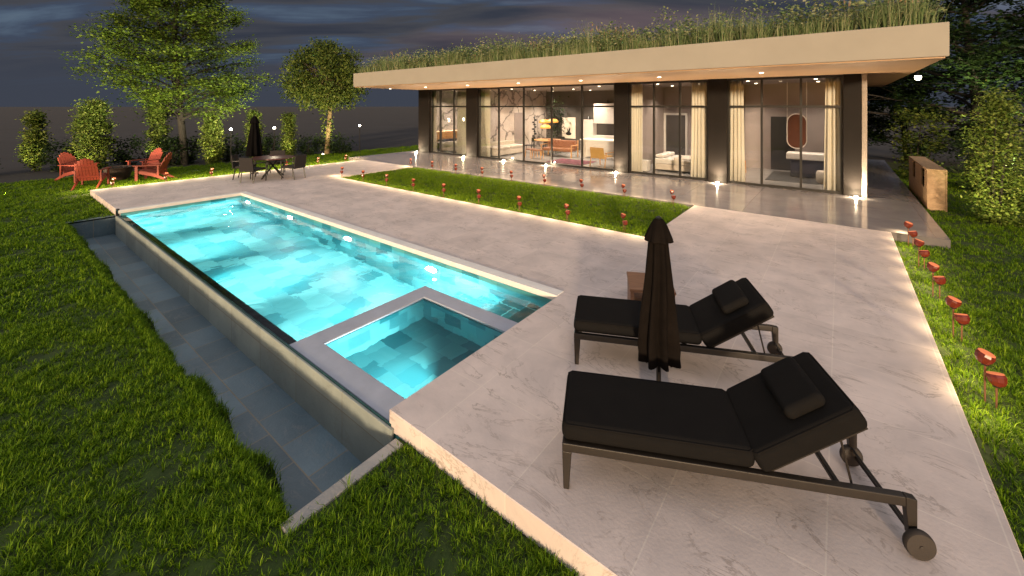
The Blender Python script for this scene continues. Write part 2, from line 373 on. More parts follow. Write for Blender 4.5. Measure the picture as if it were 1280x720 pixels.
def leaf_quads(C, size, g, flat=.5, droop=0., aspect=.55):
    """diamond leaves with a fold: centres (n,3)"""
    n = len(C); az = g.uniform(0, 2*np.pi, n); el = g.normal(-droop, .55*(1-flat)+.12, n)
    d = np.stack([np.cos(az)*np.cos(el), np.sin(az)*np.cos(el), np.sin(el)], 1)
    up = np.array([0, 0, 1.])+g.normal(0, .25+.6*(1-flat), (n, 3)); s = np.cross(d, up); s /= np.linalg.norm(s, axis=1)[:, None]+1e-9
    nn = np.cross(s, d); L = (size*g.uniform(.6, 1.3, n))[:, None]
    V = np.stack([C-d*L*.5, C+s*L*aspect*.5+nn*L*.1, C+d*L*.5, C-s*L*aspect*.5+nn*L*.1], 1).reshape(-1, 3)
    i = np.arange(n)[:, None]*4
    return V, np.concatenate([i, i+1, i+2, i, i+2, i+3], 1).ravel(), np.tile([3, 3], n)
def leaves(name, C, size, m, parent, seed=1, flat=.5, droop=0., aspect=.55):
    V, lo, sz = leaf_quads(C, size, np.random.default_rng(seed), flat, droop, aspect)
    return link(name, raw_mesh(name, V, lo, sz), m, parent)

# ------------------------------------------------------------------ world and sun
SUN_AZ = R(152); SUN_EL = R(6.2)
sd = Vector((math.sin(SUN_AZ)*math.cos(SUN_EL), math.cos(SUN_AZ)*math.cos(SUN_EL), math.sin(SUN_EL)))
w = bpy.data.worlds.new('World'); scene.world = w; w.use_nodes = True
nt = w.node_tree; L = nt.links.new; bg = nt.nodes['Background']; bg.inputs['Strength'].default_value = .1
sky = N(nt, 'ShaderNodeTexSky', sky_type='NISHITA', sun_disc=False, sun_elevation=SUN_EL, sun_rotation=SUN_AZ, altitude=0., air_density=1.6, dust_density=2.5, ozone_density=2.)
tc = N(nt, 'ShaderNodeTexCoord'); sp = N(nt, 'ShaderNodeSeparateXYZ'); L(tc.outputs['Generated'], sp.inputs[0])
# side of the sky that still glows (behind the camera) against the side under the cloud bank
dx = N(nt, 'ShaderNodeVectorMath', operation='DOT_PRODUCT'); L(tc.outputs['Generated'], dx.inputs[0]); dx.inputs[1].default_value = (sd.x, sd.y, .25)
glow = N(nt, 'ShaderNodeMapRange', interpolation_type='SMOOTHSTEP'); glow.inputs['From Min'].default_value = -.05; glow.inputs['From Max'].default_value = .65
L(dx.outputs['Value'], glow.inputs[0])
# streaky cloud bank, flattened towards the horizon as a cloud deck is
zc = N(nt, 'ShaderNodeMath', operation='ADD'); L(sp.outputs['Z'], zc.inputs[0]); zc.inputs[1].default_value = .12
vx = N(nt, 'ShaderNodeMath', operation='DIVIDE'); L(sp.outputs['X'], vx.inputs[0]); L(zc.outputs[0], vx.inputs[1])
vy = N(nt, 'ShaderNodeMath', operation='DIVIDE'); L(sp.outputs['Y'], vy.inputs[0]); L(zc.outputs[0], vy.inputs[1])
cv = N(nt, 'ShaderNodeCombineXYZ'); L(vx.outputs[0], cv.inputs['X']); L(vy.outputs[0], cv.inputs['Y'])
mpr = N(nt, 'ShaderNodeMapping'); mpr.inputs['Rotation'].default_value = (0, 0, -R(38)); L(cv.outputs[0], mpr.inputs[0])
mp = N(nt, 'ShaderNodeMapping'); mp.inputs['Scale'].default_value = (.42, 1.15, 1); L(mpr.outputs[0], mp.inputs[0])
n1 = N(nt, 'ShaderNodeTexNoise', Scale=1.25, Detail=8., Roughness=.58, Distortion=.35); L(mp.outputs[0], n1.inputs['Vector'])
n2 = N(nt, 'ShaderNodeTexNoise', Scale=.36, Detail=6., Roughness=.5, Distortion=.3); L(mp.outputs[0], n2.inputs['Vector'])
c1 = ramp(nt, [(.30, (.14, .18, .28)), (.42, (.22, .25, .345)), (.50, (.32, .335, .40)), (.56, (.27, .37, .59)), (.64, (.46, .66, .95)), (.75, (.6, .82, 1.1))]); L(n1.outputs['Fac'], c1.inputs[0])
c2 = ramp(nt, [(.52, (0, 0, 0)), (.66, (1.3, .72, .60))]); L(n2.outputs['Fac'], c2.inputs[0])
hz = N(nt, 'ShaderNodeMapRange', interpolation_type='SMOOTHSTEP'); hz.inputs['From Min'].default_value = .02; hz.inputs['From Max'].default_value = .14; L(sp.outputs['Z'], hz.inputs[0])
ad = N(nt, 'ShaderNodeMix', data_type='RGBA', blend_type='ADD'); ad.inputs[0].default_value = .42; L(c1.outputs[0], ad.inputs[6]); L(c2.outputs[0], ad.inputs[7])
lowc = N(nt, 'ShaderNodeMix', data_type='RGBA'); L(hz.outputs[0], lowc.inputs[0]); lowc.inputs[6].default_value = (.25, .29, .40, 1); L(ad.outputs[2], lowc.inputs[7])
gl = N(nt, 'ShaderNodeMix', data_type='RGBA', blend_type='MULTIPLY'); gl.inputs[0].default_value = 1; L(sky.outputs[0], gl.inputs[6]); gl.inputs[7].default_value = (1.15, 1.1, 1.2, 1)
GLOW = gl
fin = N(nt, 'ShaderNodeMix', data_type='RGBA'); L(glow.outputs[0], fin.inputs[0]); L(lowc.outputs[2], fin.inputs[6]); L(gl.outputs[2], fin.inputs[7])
# brightness added to the unseen sky overhead, to light the deck from above
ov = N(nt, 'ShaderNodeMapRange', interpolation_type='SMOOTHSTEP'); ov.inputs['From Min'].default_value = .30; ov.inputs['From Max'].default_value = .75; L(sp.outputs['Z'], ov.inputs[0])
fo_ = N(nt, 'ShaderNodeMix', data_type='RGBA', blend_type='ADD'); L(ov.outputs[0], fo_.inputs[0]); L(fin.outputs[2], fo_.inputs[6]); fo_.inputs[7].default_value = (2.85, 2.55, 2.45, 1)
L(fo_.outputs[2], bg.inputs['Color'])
sun = bpy.data.lights.new('sun', 'SUN'); sun.energy = 2.3; sun.angle = R(4); sun.color = (1, .76, .50)
so = bpy.data.objects.new('sun', sun); COL.objects.link(so); so.rotation_euler = sd.to_track_quat('Z', 'Y').to_euler()

# ------------------------------------------------------------------ setting
ZL = -.17
HOLE = (-14.0, -2.75, 1.15, 4.80)
g = MB(); g.slab([(-4000, 4000, -4000, 4000)], -6, -.21, [HOLE]); tag(g.build('ground', 'earth'), 'dark bare earth stretching to the horizon', 'ground', kind='structure')
LAWN = [(-22.9, -17.65, -3, 16.5), (-17.7, -2.70, -3, 2.10), (-2.71, 5.6, -3, 2.10), (.80, 5.6, 2.09, 27), (-22.9, -17.6, 16, 24)]
lw = MB(); lw.slab(LAWN, -.20, ZL, [(-13.9, -2.79, 1.2, 2.2)]); tag(lw.build('lawn', 'soil'), 'dark lawn soil under the grass round the deck', 'lawn', kind='structure')
tag(MB().slab([(-13.98, -2.92, 7.92, 11.18)], -.2, -.045).build('lawn_bed', 'soil'), 'sunken lawn strip in front of the terrace', 'lawn', kind='structure')
POOL = (-13.6, -2.93, 2.05, 4.74)
d = MB(); d.slab([(-17.65, .80, 2.10, 11.20)], -.17, 0, [POOL, (-14.0, -2.9, 7.9, 11.3)])
tag(d.build('deck', 'deck', bevel=.006, seg=1), 'pale marble slab deck round the pool', 'deck', kind='structure')
t = MB(); t.slab([(-18.9, 1.63, 11.203, 26)], -.17, .004); tag(t.build('terrace', 'terrace'), 'polished grey terrace under the roof overhang', 'terrace', kind='structure')

bk = MB(); gB = np.random.default_rng(40); xsB = np.linspace(-13.88, -2.82, 240)
wB = np.clip(.11+.04*np.sin(xsB*2.3)+.06*np.sin(xsB*5.1+1)+.06*np.sin(xsB*13.7)+gB.normal(0, .045, 240), .02, .30)
for i, x in enumerate(xsB): bk.v += [(x, 1.19, ZL-.004), (x, 1.2+wB[i]*.55, ZL-.05), (x, 1.2+wB[i]*.85, -.38), (x, 1.2+wB[i], -.605)]
for i in range(239):
    for j in range(3): a = i*4+j; bk.f.append((a, a+4, a+5, a+1))
tag(bk.build('lawn_bank', 'soil', smooth=True), 'ragged soil edge of the lawn spilling towards the slate basin', 'lawn', kind='structure')
nB = 8200; iB = gB.integers(0, 240, nB); uB = gB.uniform(0, 1, nB)**.8
Pb = np.stack([xsB[iB]+gB.normal(0, .03, nB), 1.2+wB[iB]*uB*.95, np.where(uB < .55, ZL-.09*uB, np.where(uB < .85, ZL-.05-(uB-.55)*.55, -.38-(uB-.85)*1.4))], 1)
rpB = np.repeat(np.arange(nB), 11); mB = len(rpB); aB = gB.normal(1.2, 1.3, mB)
bB = Pb[rpB]+np.stack([gB.normal(0, .02, mB), gB.normal(0, .015, mB), np.zeros(mB)], 1)
V, lo, sz = blades(bB, .058*gB.uniform(.4, 1.5, mB), .0055*gB.uniform(.6, 1.3, mB), gB.uniform(.2, 1.05, mB), aB)
tag(link('grass', raw_mesh('grass', V, lo, sz), 'grass'), 'lawn grass hanging over the edge of the slate basin', 'grass', kind='stuff')
# grass
grass_patch('grass', [(-2.7, .2, .35, 2.09, 1), (.2, 3, -.5, 2.09, .4), (-8, -2.7, -.35, 1.24, 1), (-2.7, .2, -1, .35, .35), (-8, -2.7, -1.6, -.35, .35)], 700, 15, .050, .0055, 'grass', ZL,
            'dark tufted lawn grass beside the slate basin', holes=[(-2.81, -2.69, 1.1, 2.1)], seed=3, clump=.85, spread=.03)
grass_patch('grass', [(-17.6, -8, -.5, 1.24, 1), (-17.6, -8, -2, -.5, .3), (-17.6, -13.95, 1.24, 2.08, 1), (-22.8, -17.7, -2, 6.5, .8), (-22.8, -17.7, 6.5, 16, .55), (-22.8, -19.0, 16, 20, .4)], 240, 12, .062, .011, 'grass', ZL,
            'lawn grass beyond the far end of the pool', seed=4, clump=.6, spread=.05)
grass_patch('grass', [(.82, 3.2, 2.1, 8, 1), (3.2, 5.4, 2.1, 8, .45), (.82, 5.4, 8, 11.3, .6), (1.65, 5.4, 11.3, 17, .45), (1.65, 5.4, 17, 24, .3)], 400, 12, .058, .0075, 'grass', ZL,
            'lawn grass right of the deck with stake lamps', seed=5, clump=.6, spread=.04)
grass_patch('grass', [(-13.95, -2.95, 7.95, 11.15, 1)], 330, 12, .055, .0095, 'bedgrass', -.045, 'bright lawn strip between deck and terrace', seed=6, clump=.35, spread=.045)

# ------------------------------------------------------------------ pool
pool = thing('swimming_pool', 'long turquoise infinity pool with a raised square spa corner', 'pool', (0, 0, 0))
WZ = -.13
x0, x1, y0, y1 = -13.6, -2.93, 2.135, 4.74; zb = -1.45
s = MB()     # shell: floor and four inner faces as thick slabs
s.box(x0-.2, x1+.2, y0-.1, y1+.2, zb-.2, zb)
s.box(x0-.2, x0, 2.118, y1+.2, zb, -.175); s.box(x1, x1+.15, 2.118, y1+.2, zb, -.175)
s.box(x0, x1, y1, y1+.2, zb, -.175); s.box(x0, x1, 4.705, 4.7399, -.30, -.068); s.box(x0, x0+.028, 2.14, 4.704, -.30, -.068)
s.box(x0, x1, 2.118, y0, zb, WZ-.012)
s.build('shell', 'pool', pool)
c = MB(); c.box(x0-.14, x0-.003, 2.10, 4.883, -.004, .012); c.box(x0-.003, x1, 4.745, 4.883, -.004, .012); c.box(x0-.003, x1, 4.70, 4.745, -.066, .012); c.box(x0-.003, x0+.03, 2.10, 4.70, -.066, .012)
c.build('coping', 'coping', pool, bevel=.008)
o = MB().box(-13.75, -2.86, 2.07, 2.098, -.62, -.125); o.build('outer_wall', 'poolwall', pool, bevel=.006)
o = MB().box(x0, x1+.03, 2.099, 2.117, -.62, -.165); o.box(x0, x1+.03, 2.099, 2.106, -.164, -.108); o.box(x0, -4.775, 2.138, 2.225, -.26, -.150); o.build('overflow_channel', 'lip', pool)
MB().box(-13.66, -13.60, 2.06, 2.12, -.12, .04).build('edge_post', 'blk', pool)
# spa: ledges and own basin
l = MB(); l.slab([(-4.77, x1, 2.119, 2.37), (-4.77, -4.50, 2.3, 4.04), (-4.6, x1, 3.79, 4.04)], zb, WZ+.014); l.build('spa_ledge', 'ledge', pool, bevel=.008)
l = MB(); l.box(-4.49, x1, 2.38, 3.78, -.75, -.70); l.box(-4.499, -4.485, 2.371, 3.789, -.70, -.16); l.box(-4.485, x1, 2.371, 2.385, -.70, -.16); l.box(-4.485, x1, 3.775, 3.789, -.70, -.16)
l.build('spa_tiling', 'spa', pool)
for k in range(4):
    a = x1-.46*k
    MB().box(a-.455, a, 4.045, y1-.002, zb, -.36-.17*k).build('pool_step', 'step', pool, bevel=.01)
water = MB().add([(x0, 2.12, WZ), (x1, 2.12, WZ), (x1, y1, WZ), (x0, y1, WZ)], [(0, 1, 2, 3)]).build('water', 'water'); tag(water, 'clear rippled turquoise pool water lit from below', 'water', kind='structure')
for k in range(4):
    lx = -5.4-2.57*k
    Ml = Matrix.Translation((lx, y1-.012, -.42)) @ Matrix.Rotation(R(90), 4, 'X')
    f = MB().lathe([(.13, 0), (.14, .012), (.12, .02)], 20, M=Ml); fo = f.build('pool_light', 'blk', pool)
    MB().lathe([(.118, .021), (.11, .036), (.04, .044)], 20, M=Ml).build('lens', 'poollens', fo)
    lamp('pool_beam', 'SPOT', (lx, y1-.16, -.40), 680, (1, .98, .93), pool, .02, (lx-.1, 3.95, -1.45), 84, .8); lamp('pool_fill', 'SPOT', (lx, y1-.14, -.42), 40, (.72, 1, 1), pool, .02, (lx, 3.2, -1.2), 172, .3); lamp('pool_fill', 'SPOT', (lx+1.28, y1-.10, -.42), 26, (.72, 1, 1), pool, .01, (lx+1.28, 4.1, -1.4), 150, .6)
for k in range(4):
    lx = -5.6-2.57*k
    Ml = Matrix.Translation((lx, y0+.012, -.42)) @ Matrix.Rotation(R(-90), 4, 'X')
    fo = MB().lathe([(.13, 0), (.14, .012), (.12, .02)], 20, M=Ml).build('pool_light', 'blk', pool)
    MB().lathe([(.118, .021), (.11, .036), (.04, .044)], 20, M=Ml).build('lens', 'poollens', fo)
    lamp('pool_beam', 'SPOT', (lx, y0+.10, -.42), 460, (1, .98, .93), pool, .02, (lx, 2.75, -1.45), 76, .8)
Ml = Matrix.Translation((x1-.012, 2.75, -.42)) @ Matrix.Rotation(R(-90), 4, 'Y')
fo = MB().lathe([(.07, 0), (.075, .012), (.06, .02)], 20, M=Ml).build('pool_light', 'blk', pool); MB().lathe([(.055, .021), (.03, .03)], 20, M=Ml).build('lens', 'poollens', fo)
lamp('step_fill', 'POINT', (-4.95, 4.38, -.27), 110, (.8, 1, 1), pool, .02)  # added lamp without a fixture, brightens the dark steps
lamp('spa_beam', 'SPOT', (x1-.12, 2.75, -.42), 190, (.85, 1, .97), pool, .02, (-4.5, 2.6, -.6), 100, 1)
# slate basin below the infinity edge
tag(MB().box(-13.9, -2.80, 1.2, 2.069, -.9, -.60).build('basin_floor', 'slate'), 'sunken strip of slate slabs below the infinity edge', 'paving', kind='structure')
b_ = MB().box(-14.05, -13.9, 1.05, 2.09, -.9, -.165); b_.box(-13.9, -2.80, 1.05, 1.2, -.9, -.19)
tag(b_.build('basin_wall', 'slate'), 'low slate retaining wall round the sunken basin', 'wall')
tag(MB().box(-2.80, -2.70, 1.19, 2.068, -.9, -.150).build('basin_kerb', 'kerb', bevel=.008), 'pale granite kerb closing the near end of the slate basin', 'kerb')

# ------------------------------------------------------------------ house
house = thing('house', 'long single storey glass fronted house with a planted flat roof', 'house', (-8.8, 18, 0))
house.location = (0, 0, 0)
FY, ZC = 15.0, 3.40
rf = MB().box(-18.3, 1.6, 11.1, 26, 3.434, 4.07).build('roof', 'fascia', house, bevel=.01)
sf = MB().box(-18.25, 1.55, 11.14, 25.95, 3.405, 3.431).build('soffit', 'soffit', house)
sf.parent = rf
cols = [(523, 536), (583, 596), (768, 785), (885, 908.5), (1054, 1077)]
for a, e in cols:
    MB().box(atY(a, FY), atY(e, FY), FY, FY+.45, .006, 3.402).build('column', 'column', house, bevel=.008)
XR = atY(1084, FY); XL = atY(523, FY)
MB().box(atY(1077, FY)+.003, XR, FY-.04, FY+.6, .006, 3.402).build('end_panel', 'granite', house, bevel=.01)
bays = [(536, 583, (550, 567)), (596, 768, (623, 654, 689, 727)), (785, 885, (817, 849.5)), (908.5, 1054, (952, 1001))]
BX = []
for a, e, mul in bays:
    xa, xe = atY(a, FY)+.003, atY(e, FY)-.003; BX.append((xa, xe))
    f = MB(); yv = FY+.1
    f.box(xa, xe, yv, yv+.09, .008, .075); f.box(xa, xe, yv, yv+.09, 3.33, 3.40); f.box(xa, xe, yv+.004, yv+.086, 2.465, 2.53)
    for px in [a, e]+list(mul):
        xx = atY(px, yv); hw = .03
        xx = min(max(xx, xa+hw), xe-hw); f.box(xx-hw, xx+hw, yv+.002, yv+.088, .01, 3.39)
    fo = f.build('window', 'frame', house)
    MB().box(xa+.01, xe-.01, yv+.04, yv+.052, .03, 3.38).build('pane', 'pane', fo)
# envelope and rooms
XD = [(BX[0][1]+BX[1][0])/2, (BX[1][1]+BX[2][0])/2, (BX[2][1]+BX[3][0])/2]
yi = FY+.46; yb = [20.5, 21.5, 19.6, 19.4]
MB().box(XL+.02, XR-.02, FY+.2, 24, .005, .012).build('interior_floor', 'room', house)
ce = MB().box(XL+.02, XR-.02, FY+.2, 24, 3.385, 3.402).build('ceiling', 'ceiling', house)
MB().box(XL, XL+.15, yi, 24, .013, 3.384).build('side_wall', 'marble', house)
MB().box(XR-.15, XR, FY+.61, 24, .013, 3.384).build('side_wall', 'plaster', house)
MB().box(XL, XR, 24.01, 24.2, .006, 3.40).build('back_wall', 'plaster', house)
xs = [XL+.15]+XD+[XR-.15]
MB().box(XD[0]-.09, XD[0]+.09, yi, 24, .013, 3.384).build('partition_wall', 'marble', house)
MB().box(XD[1]-.09, XD[1]+.09, yi, 24, .013, 3.384).build('partition_wall', 'plaster', house)
MB().box(XD[2]-.09, XD[2]+.09, yi, 24, .013, 3.384).build('partition_wall', 'plaster', house)
bm_ = ['marble', 'darkwall', 'plaster', 'plaster']
for k in range(4):
    MB().box(xs[k]+.1, xs[k+1]-.1, yb[k], yb[k]+.12, .013, 3.384).build('room_wall', bm_[k], house)
WARM = (1, .80, .60)
def downlight(x, y, z, par, power, spot=True):
    Md = Matrix.Translation((x, y, z))
    o = MB().lathe([(.075, 0), (.08, -.008), (.055, -.012)], 18, M=Md).build('downlight', 'white', par)
    o2 = MB().lathe([(.05, -.013), (.045, -.02)], 16, M=Md).build('lens', 'down', o) if par is house else None
    if not o2: MB().lathe([(.052, -.0125), (.045, -.022), (.02, -.024)], 16, M=Md).build('downlight_lens', 'down', par)
    if power: lamp('downlight_beam', 'SPOT', (x, y, z-.05), power, WARM, None, .05, (x, y, 0), 120, .8)
for k in range(7): downlight(-1.64-2.70*k, 12.85, 3.404, house, 150)
rooms = [((-17.2, 16.6), (-16.0, 16.6), (-17.2, 18.6), (-16, 18.6)),
         ((-13.0, 16.6), (-10.6, 16.6), (-8.2, 16.6), (-13.0, 18.6), (-10.6, 18.6), (-8.2, 18.6), (-13.0, 20.4), (-10.6, 20.4), (-8.2, 20.4)),
         ((-5.6, 16.4), (-4.2, 16.4), (-5.6, 18.2), (-4.2, 18.2)), ((-2.5, 16.4), (-.6, 16.4), (-2.5, 18.2), (-.6, 18.2))]
for rm in rooms:
    for (x, y) in rm: downlight(x, y, 3.384, house, 380 if x < -15 else 230 if x < -7 else 115)

def curtain(px0, px1, label, y=FY+.33, flare=0):
    xa, xb = atY(px0, y), atY(px1, y); n = 72; vs, fs = [], []; ph = rnd.uniform(0, 6); nf = max(3, round((xb-xa)/.10))
    rows = [(3.34, .018), (2.2, .035), (1., .045), (.03, .055)]
    for z, am in rows:
        for i in range(n+1):
            u = i/n; x = xa+(xb-xa)*u+flare*(1-z/3.4)*(u-.5)
            vs.append((x, y+am*math.sin(u*nf*2*math.pi+ph)+.35*am*math.sin(u*nf*4.7+ph*2+z), z))
    for j in range(3):
        for i in range(n): a = j*(n+1)+i; fs.append((a, a+1, a+n+2, a+n+1))
    o = MB().add(vs, fs).build('curtain', 'curtain', smooth=True)
    sl = o.modifiers.new('thickness', 'SOLIDIFY'); sl.thickness = .006
    return tag(o, label, 'curtain', 'cream curtains behind the glass front')
curtain(536, 545, 'narrow cream curtain at the far left end of the glass front')
curtain(572, 583, 'cream curtain right of the bed with the wooden headboard', flare=.15)
curtain(596, 613, 'cream curtain left of the white sofa in the living room')
curtain(785, 803, 'cream curtain left of the white bed in the middle bedroom')
curtain(865, 884, 'cream curtain right of the white bed in the middle bedroom', flare=.1)
curtain(909, 929, 'cream curtain at the left of the room with the oval mirror', flare=.1)
curtain(1032, 1050, 'cream curtain right of the white bench at the house end', flare=.1)

# far left bedroom
hb = thing('headboard', 'wooden headboard panel with a glowing light line along its top', 'headboard', (XL+.15, 15.6, 0))
MB().box(.002, .08, 0, 3.2, .02, 1.06).build('panel', 'oak', hb, bevel=.004); MB().box(.01, .05, .02, 3.18, 1.062, 1.075).build('light_line', 'led', hb)
def bed(name, label, x, y, lx, ly, rz, cover, head=None):
    b = thing(name, label, 'bed', (x, y, .012), rz)
    MB().box(0, lx, 0, ly, .06, .28).build('bed_frame', 'sofa', b, bevel=.02); MB().box(.02, lx-.02, .02, ly-.02, .282, .48).build('mattress', 'white', b, bevel=.05, seg=4)
    n = 16; vs, fs = [], []
    for i in range(n+1):
        for j in range(n+1):
            u, v = i/n, j/n; x_ = lx*(.38+.64*u); y_ = -.05+(ly+.1)*v
            e = max(0, abs(v-.5)-.44)/.06; e2 = max(0, u-.93)/.07
            vs.append((x_, y_, .515+.025*math.sin(7*u+5*v)+.018*math.sin(13*v-9*u)-.22*max(e, e2)))
    for i in range(n):
        for j in range(n): a = i*(n+1)+j; fs.append((a, a+n+1, a+n+2, a+1))
    q = MB().add(vs, fs).build('blanket', cover, b, smooth=True); q.modifiers.new('thickness', 'SOLIDIFY').thickness = .03
    for k in range(2):
        MB().box(.06, .40, .12+ly*.47*k, ly*.43+ly*.47*k, .49, .62).build('pillow', head or 'white', b, bevel=.055, seg=4)
    return b
bed('double_bed', 'low bed with dark cushions in front of the wooden headboard', XL+.25, 15.95, 2.05, 1.75, 0, 'sofa', 'navy')
# living room
XW = XD[0]+.09
so_ = thing('sofa', 'low off white sofa along the marble wall of the living room', 'sofa', (XW+.03, 15.75, .012))
MB().box(0, .85, 0, 2.3, .05, .34).build('base', 'sofa', so_, bevel=.02); MB().box(0, .22, 0, 2.3, .342, .68).build('backrest', 'sofa', so_, bevel=.05, seg=3)
for k in range(2): MB().box(.225, .86, .02+1.14*k, 1.12+1.14*k, .342, .47).build('seat_cushion', 'sofa', so_, bevel=.045, seg=3)
MB().box(XW+.002, XW+.03, 18.3, 19.15, .02, 2.15).build('interior_door', 'plaster', house, bevel=.004)
sc = MB()
for k in range(11):
    a = k*2.1; sc.lathe([(.02, 0), (.09+.02*math.sin(k*3), .05), (.03, .11)], 9, (.08*math.cos(a), .08*math.sin(a), .48+k*.13))
sc.tube([(0, 0, 0), (0, 0, 1.95)], .02, 8); sc.lathe([(.16, 0), (.16, .03)], 18)
tag(sc.build('floor_sculpture', 'blk', loc=(XW+.35, 19.75, .012)), 'tall black twisted sculpture beside the marble wall', 'sculpture')
dt = thing('dining_table', 'round wooden dining table under the orange pendant lamps', 'table', (-12.1, 18.5, .012))
MB().lathe([(.68, .70), (.72, .715), (.72, .74), (.70, .75)], 36).build('table_top', 'oak', dt)
for k in range(3):
    a = k*2.094+.4; MB().tube([(.25*math.cos(a), .25*math.sin(a), .70), (.45*math.cos(a), .45*math.sin(a), 0)], [.03, .022], 8).build('leg', 'blk', dt)
def wood_chair(name, label, loc, rz, seatm, framem, back=True, h=.45, group=None, backm=None):
    t = thing(name, label, 'chair', (*loc, .012), rz, group)
    MB().box(-.22, .22, -.22, .22, h-.05, h).build('seat', seatm, t, bevel=.015)
    for sx in (-1, 1):
        for sy in (-1, 1):
            top = h-.05 if sy < 0 or not back else h+.38
            MB().tube([(sx*.22, sy*.22, 0), (sx*.2, sy*.2, h-.05)] + ([(sx*.19, sy*.25, top)] if top > h else []), .018, 8).build('leg', framem, t)
    if back: MB().box(-.2, .2, .2, .235, h+.14, h+.40).build('backrest', backm or seatm, t, bevel=.012)
    return t
wood_chair('dining_chair', 'black chair left of the round dining table', (-13.05, 18.15), R(-70), 'blk', 'blk')
wood_chair('dining_chair', 'black chair behind the round dining table', (-12.0, 19.5), 0, 'blk', 'blk')
wood_chair('wooden_stool', 'low light wood stool in front of the tan leather couch', (-11.35, 16.5), R(15), 'leather', 'oak', False, .42)
wood_chair('wooden_stool', 'wooden seat just left of the low light wood stool', (-12.0, 16.9), R(-20), 'leather', 'oak', False, .40)
pl = thing('pendant_lamp', 'cluster of three glowing orange pendant shades over the dining table', 'lamp', (-12.1, 18.5, 0))
for dx_, dy_, z in ((-.26, .1, 1.62), (.25, .12, 1.66), (.02, -.2, 1.36)):
    MB().lathe([(.03, .20), (.20, .17), (.30, .06), (.28, 0), (.12, -.02)], 22, (dx_, dy_, z)).build('lamp_shade', 'shade', pl, smooth=True)
    MB().tube([(dx_, dy_, z+.2), (dx_*.3, dy_*.3, 3.38)], .006, 6).build('cord', 'blk', pl)
cs = thing('leather_couch', 'tan leather couch with light wooden arm posts', 'couch', (-11.0, 17.9, .012), R(4))
MB().box(-.78, .78, -.35, .35, .28, .44).build('seat', 'leather', cs, bevel=.04, seg=3); MB().box(-.78, .78, .24, .40, .42, .80).build('backrest', 'leather', cs, bevel=.05, seg=3)
for sx in (-1, 1):
    a = MB().box(sx*.83-.03, sx*.83+.03, -.40, .40, .56, .60)
    a.box(sx*.83-.025, sx*.83+.025, -.39, -.34, 0, .56); a.box(sx*.83-.025, sx*.83+.025, .34, .39, 0, .82); a.build('armrest', 'oak', cs, bevel=.008)
rg = MB().box(-10.4, -8.6, 15.75, 17.2, .0125, .024); tag(rg.build('rug', 'rug'), 'wine coloured rug on the living room floor', 'rug')
ac = thing('canvas_armchair', 'mustard canvas armchair with wooden frame nearest the glass', 'armchair', (-7.75, 16.05, .012), R(172))
MB().prism([(-.30, .40), (.30, .40), (.30, .44), (-.30, .44)], -.3, .3).build('seat', 'mustard', ac, bevel=.01)
MB().box(-.33, .33, .30, .33, .42, .88, Matrix.Rotation(R(-10), 4, 'X')).build('backrest', 'mustard', ac, bevel=.01)
for sx in (-1, 1):
    a = MB().tube([(sx*.36, -.32, 0), (sx*.36, -.30, .58)], .022, 8); a.tube([(sx*.36, .42, 0), (sx*.36, .30, .60)], .022, 8); a.box(sx*.36-.03, sx*.36+.03, -.36, .36, .58, .61); a.build('arm_frame', 'oak', ac)
isl = thing('kitchen_island', 'pale kitchen island with a thin stone top', 'counter', (-8.55, 18.4, .012))
MB().box(-1.35, 1.35, -.42, .42, .86, .92).build('counter_top', 'paper', isl, bevel=.006); MB().box(-1.32, -1.24, -.38, .38, 0, .858).build('side_panel', 'paper', isl); MB().box(1.24, 1.32, -.38, .38, 0, .858).build('side_panel', 'paper', isl); MB().box(-1.238, 1.238, 0, .36, .05, .858).build('cabinet', 'white', isl)
kc = thing('kitchen_cabinet', 'tall white kitchen cupboards against the dark wall', 'cupboard', (-10.2, 21.48, .012))
MB().box(-1.2, -.55, -.5, -.01, .0, 1.75).build('tall_unit', 'white', kc, bevel=.006); MB().box(-.54, .9, -.42, -.01, 1.55, 2.65).build('upper_unit', 'white', kc, bevel=.006); MB().box(-.54, 2.6, -.6, -.01, 0, .9).build('base_unit', 'white', kc, bevel=.006); MB().box(.91, 2.6, -.4, -.01, 1.5, 2.2).build('upper_unit', 'plaster', kc, bevel=.006)
for k in range(2):
    v = MB().lathe([(.05, 0), (.10, .06), (.06, .13), (.03, .2)], 14)
    v.tube([(-.2, 0, .02), (0, 0, .1), (.2, 0, .02)], .02, 6)
    o = v.build('bowl', 'blk', loc=(-11.1+1.15*k, 21.2, (1.765, 2.665)[k])); tag(o, ('black bowl on the tall white cupboard', 'black bowl on top of the upper white kitchen unit')[k], 'bowl')
ar = thing('framed_print', 'white framed ink print of a plant on the dark wall', 'picture', (-12.55, 21.48, 0))
MB().box(-.45, .45, -.035, -.001, .62, 1.86).build('frame', 'paper', ar)
ink = MB(); gi = random.Random(5)
for k in range(26):
    a = gi.uniform(-.9, .9); l_ = gi.uniform(.1, .55)*(1-abs(a)*.6)
    ink.prism([(0, .92), (math.sin(a)*l_*.5-.012, .92+math.cos(a)*l_*.6), (math.sin(a)*l_*.7, .92+math.cos(a)*l_), (math.sin(a)*l_*.5+.016, .92+math.cos(a)*l_*.55)], -.040-.0002*k, -.0362)
ink.lathe([(.17, 0), (.12, .002)], 12, M=Matrix.Translation((0, -.038, .9)) @ Matrix.Rotation(R(90), 4, 'X') @ Matrix.Diagonal((1.2, .6, 1, 1)))
ink.build('ink_drawing', 'blk', ar)
ip = thing('potted_tree', 'tall dark indoor tree behind the dining table', 'plant', (-12.85, 20.6, .012))
MB().lathe([(.16, 0), (.22, .35), (.2, .36)], 18).build('pot', 'blk', ip); MB().tube([(0, 0, .3), (.05, .02, 1.2), (0, .05, 2.3)], [.03, .025, .012], 8).build('stem', 'bark', ip)
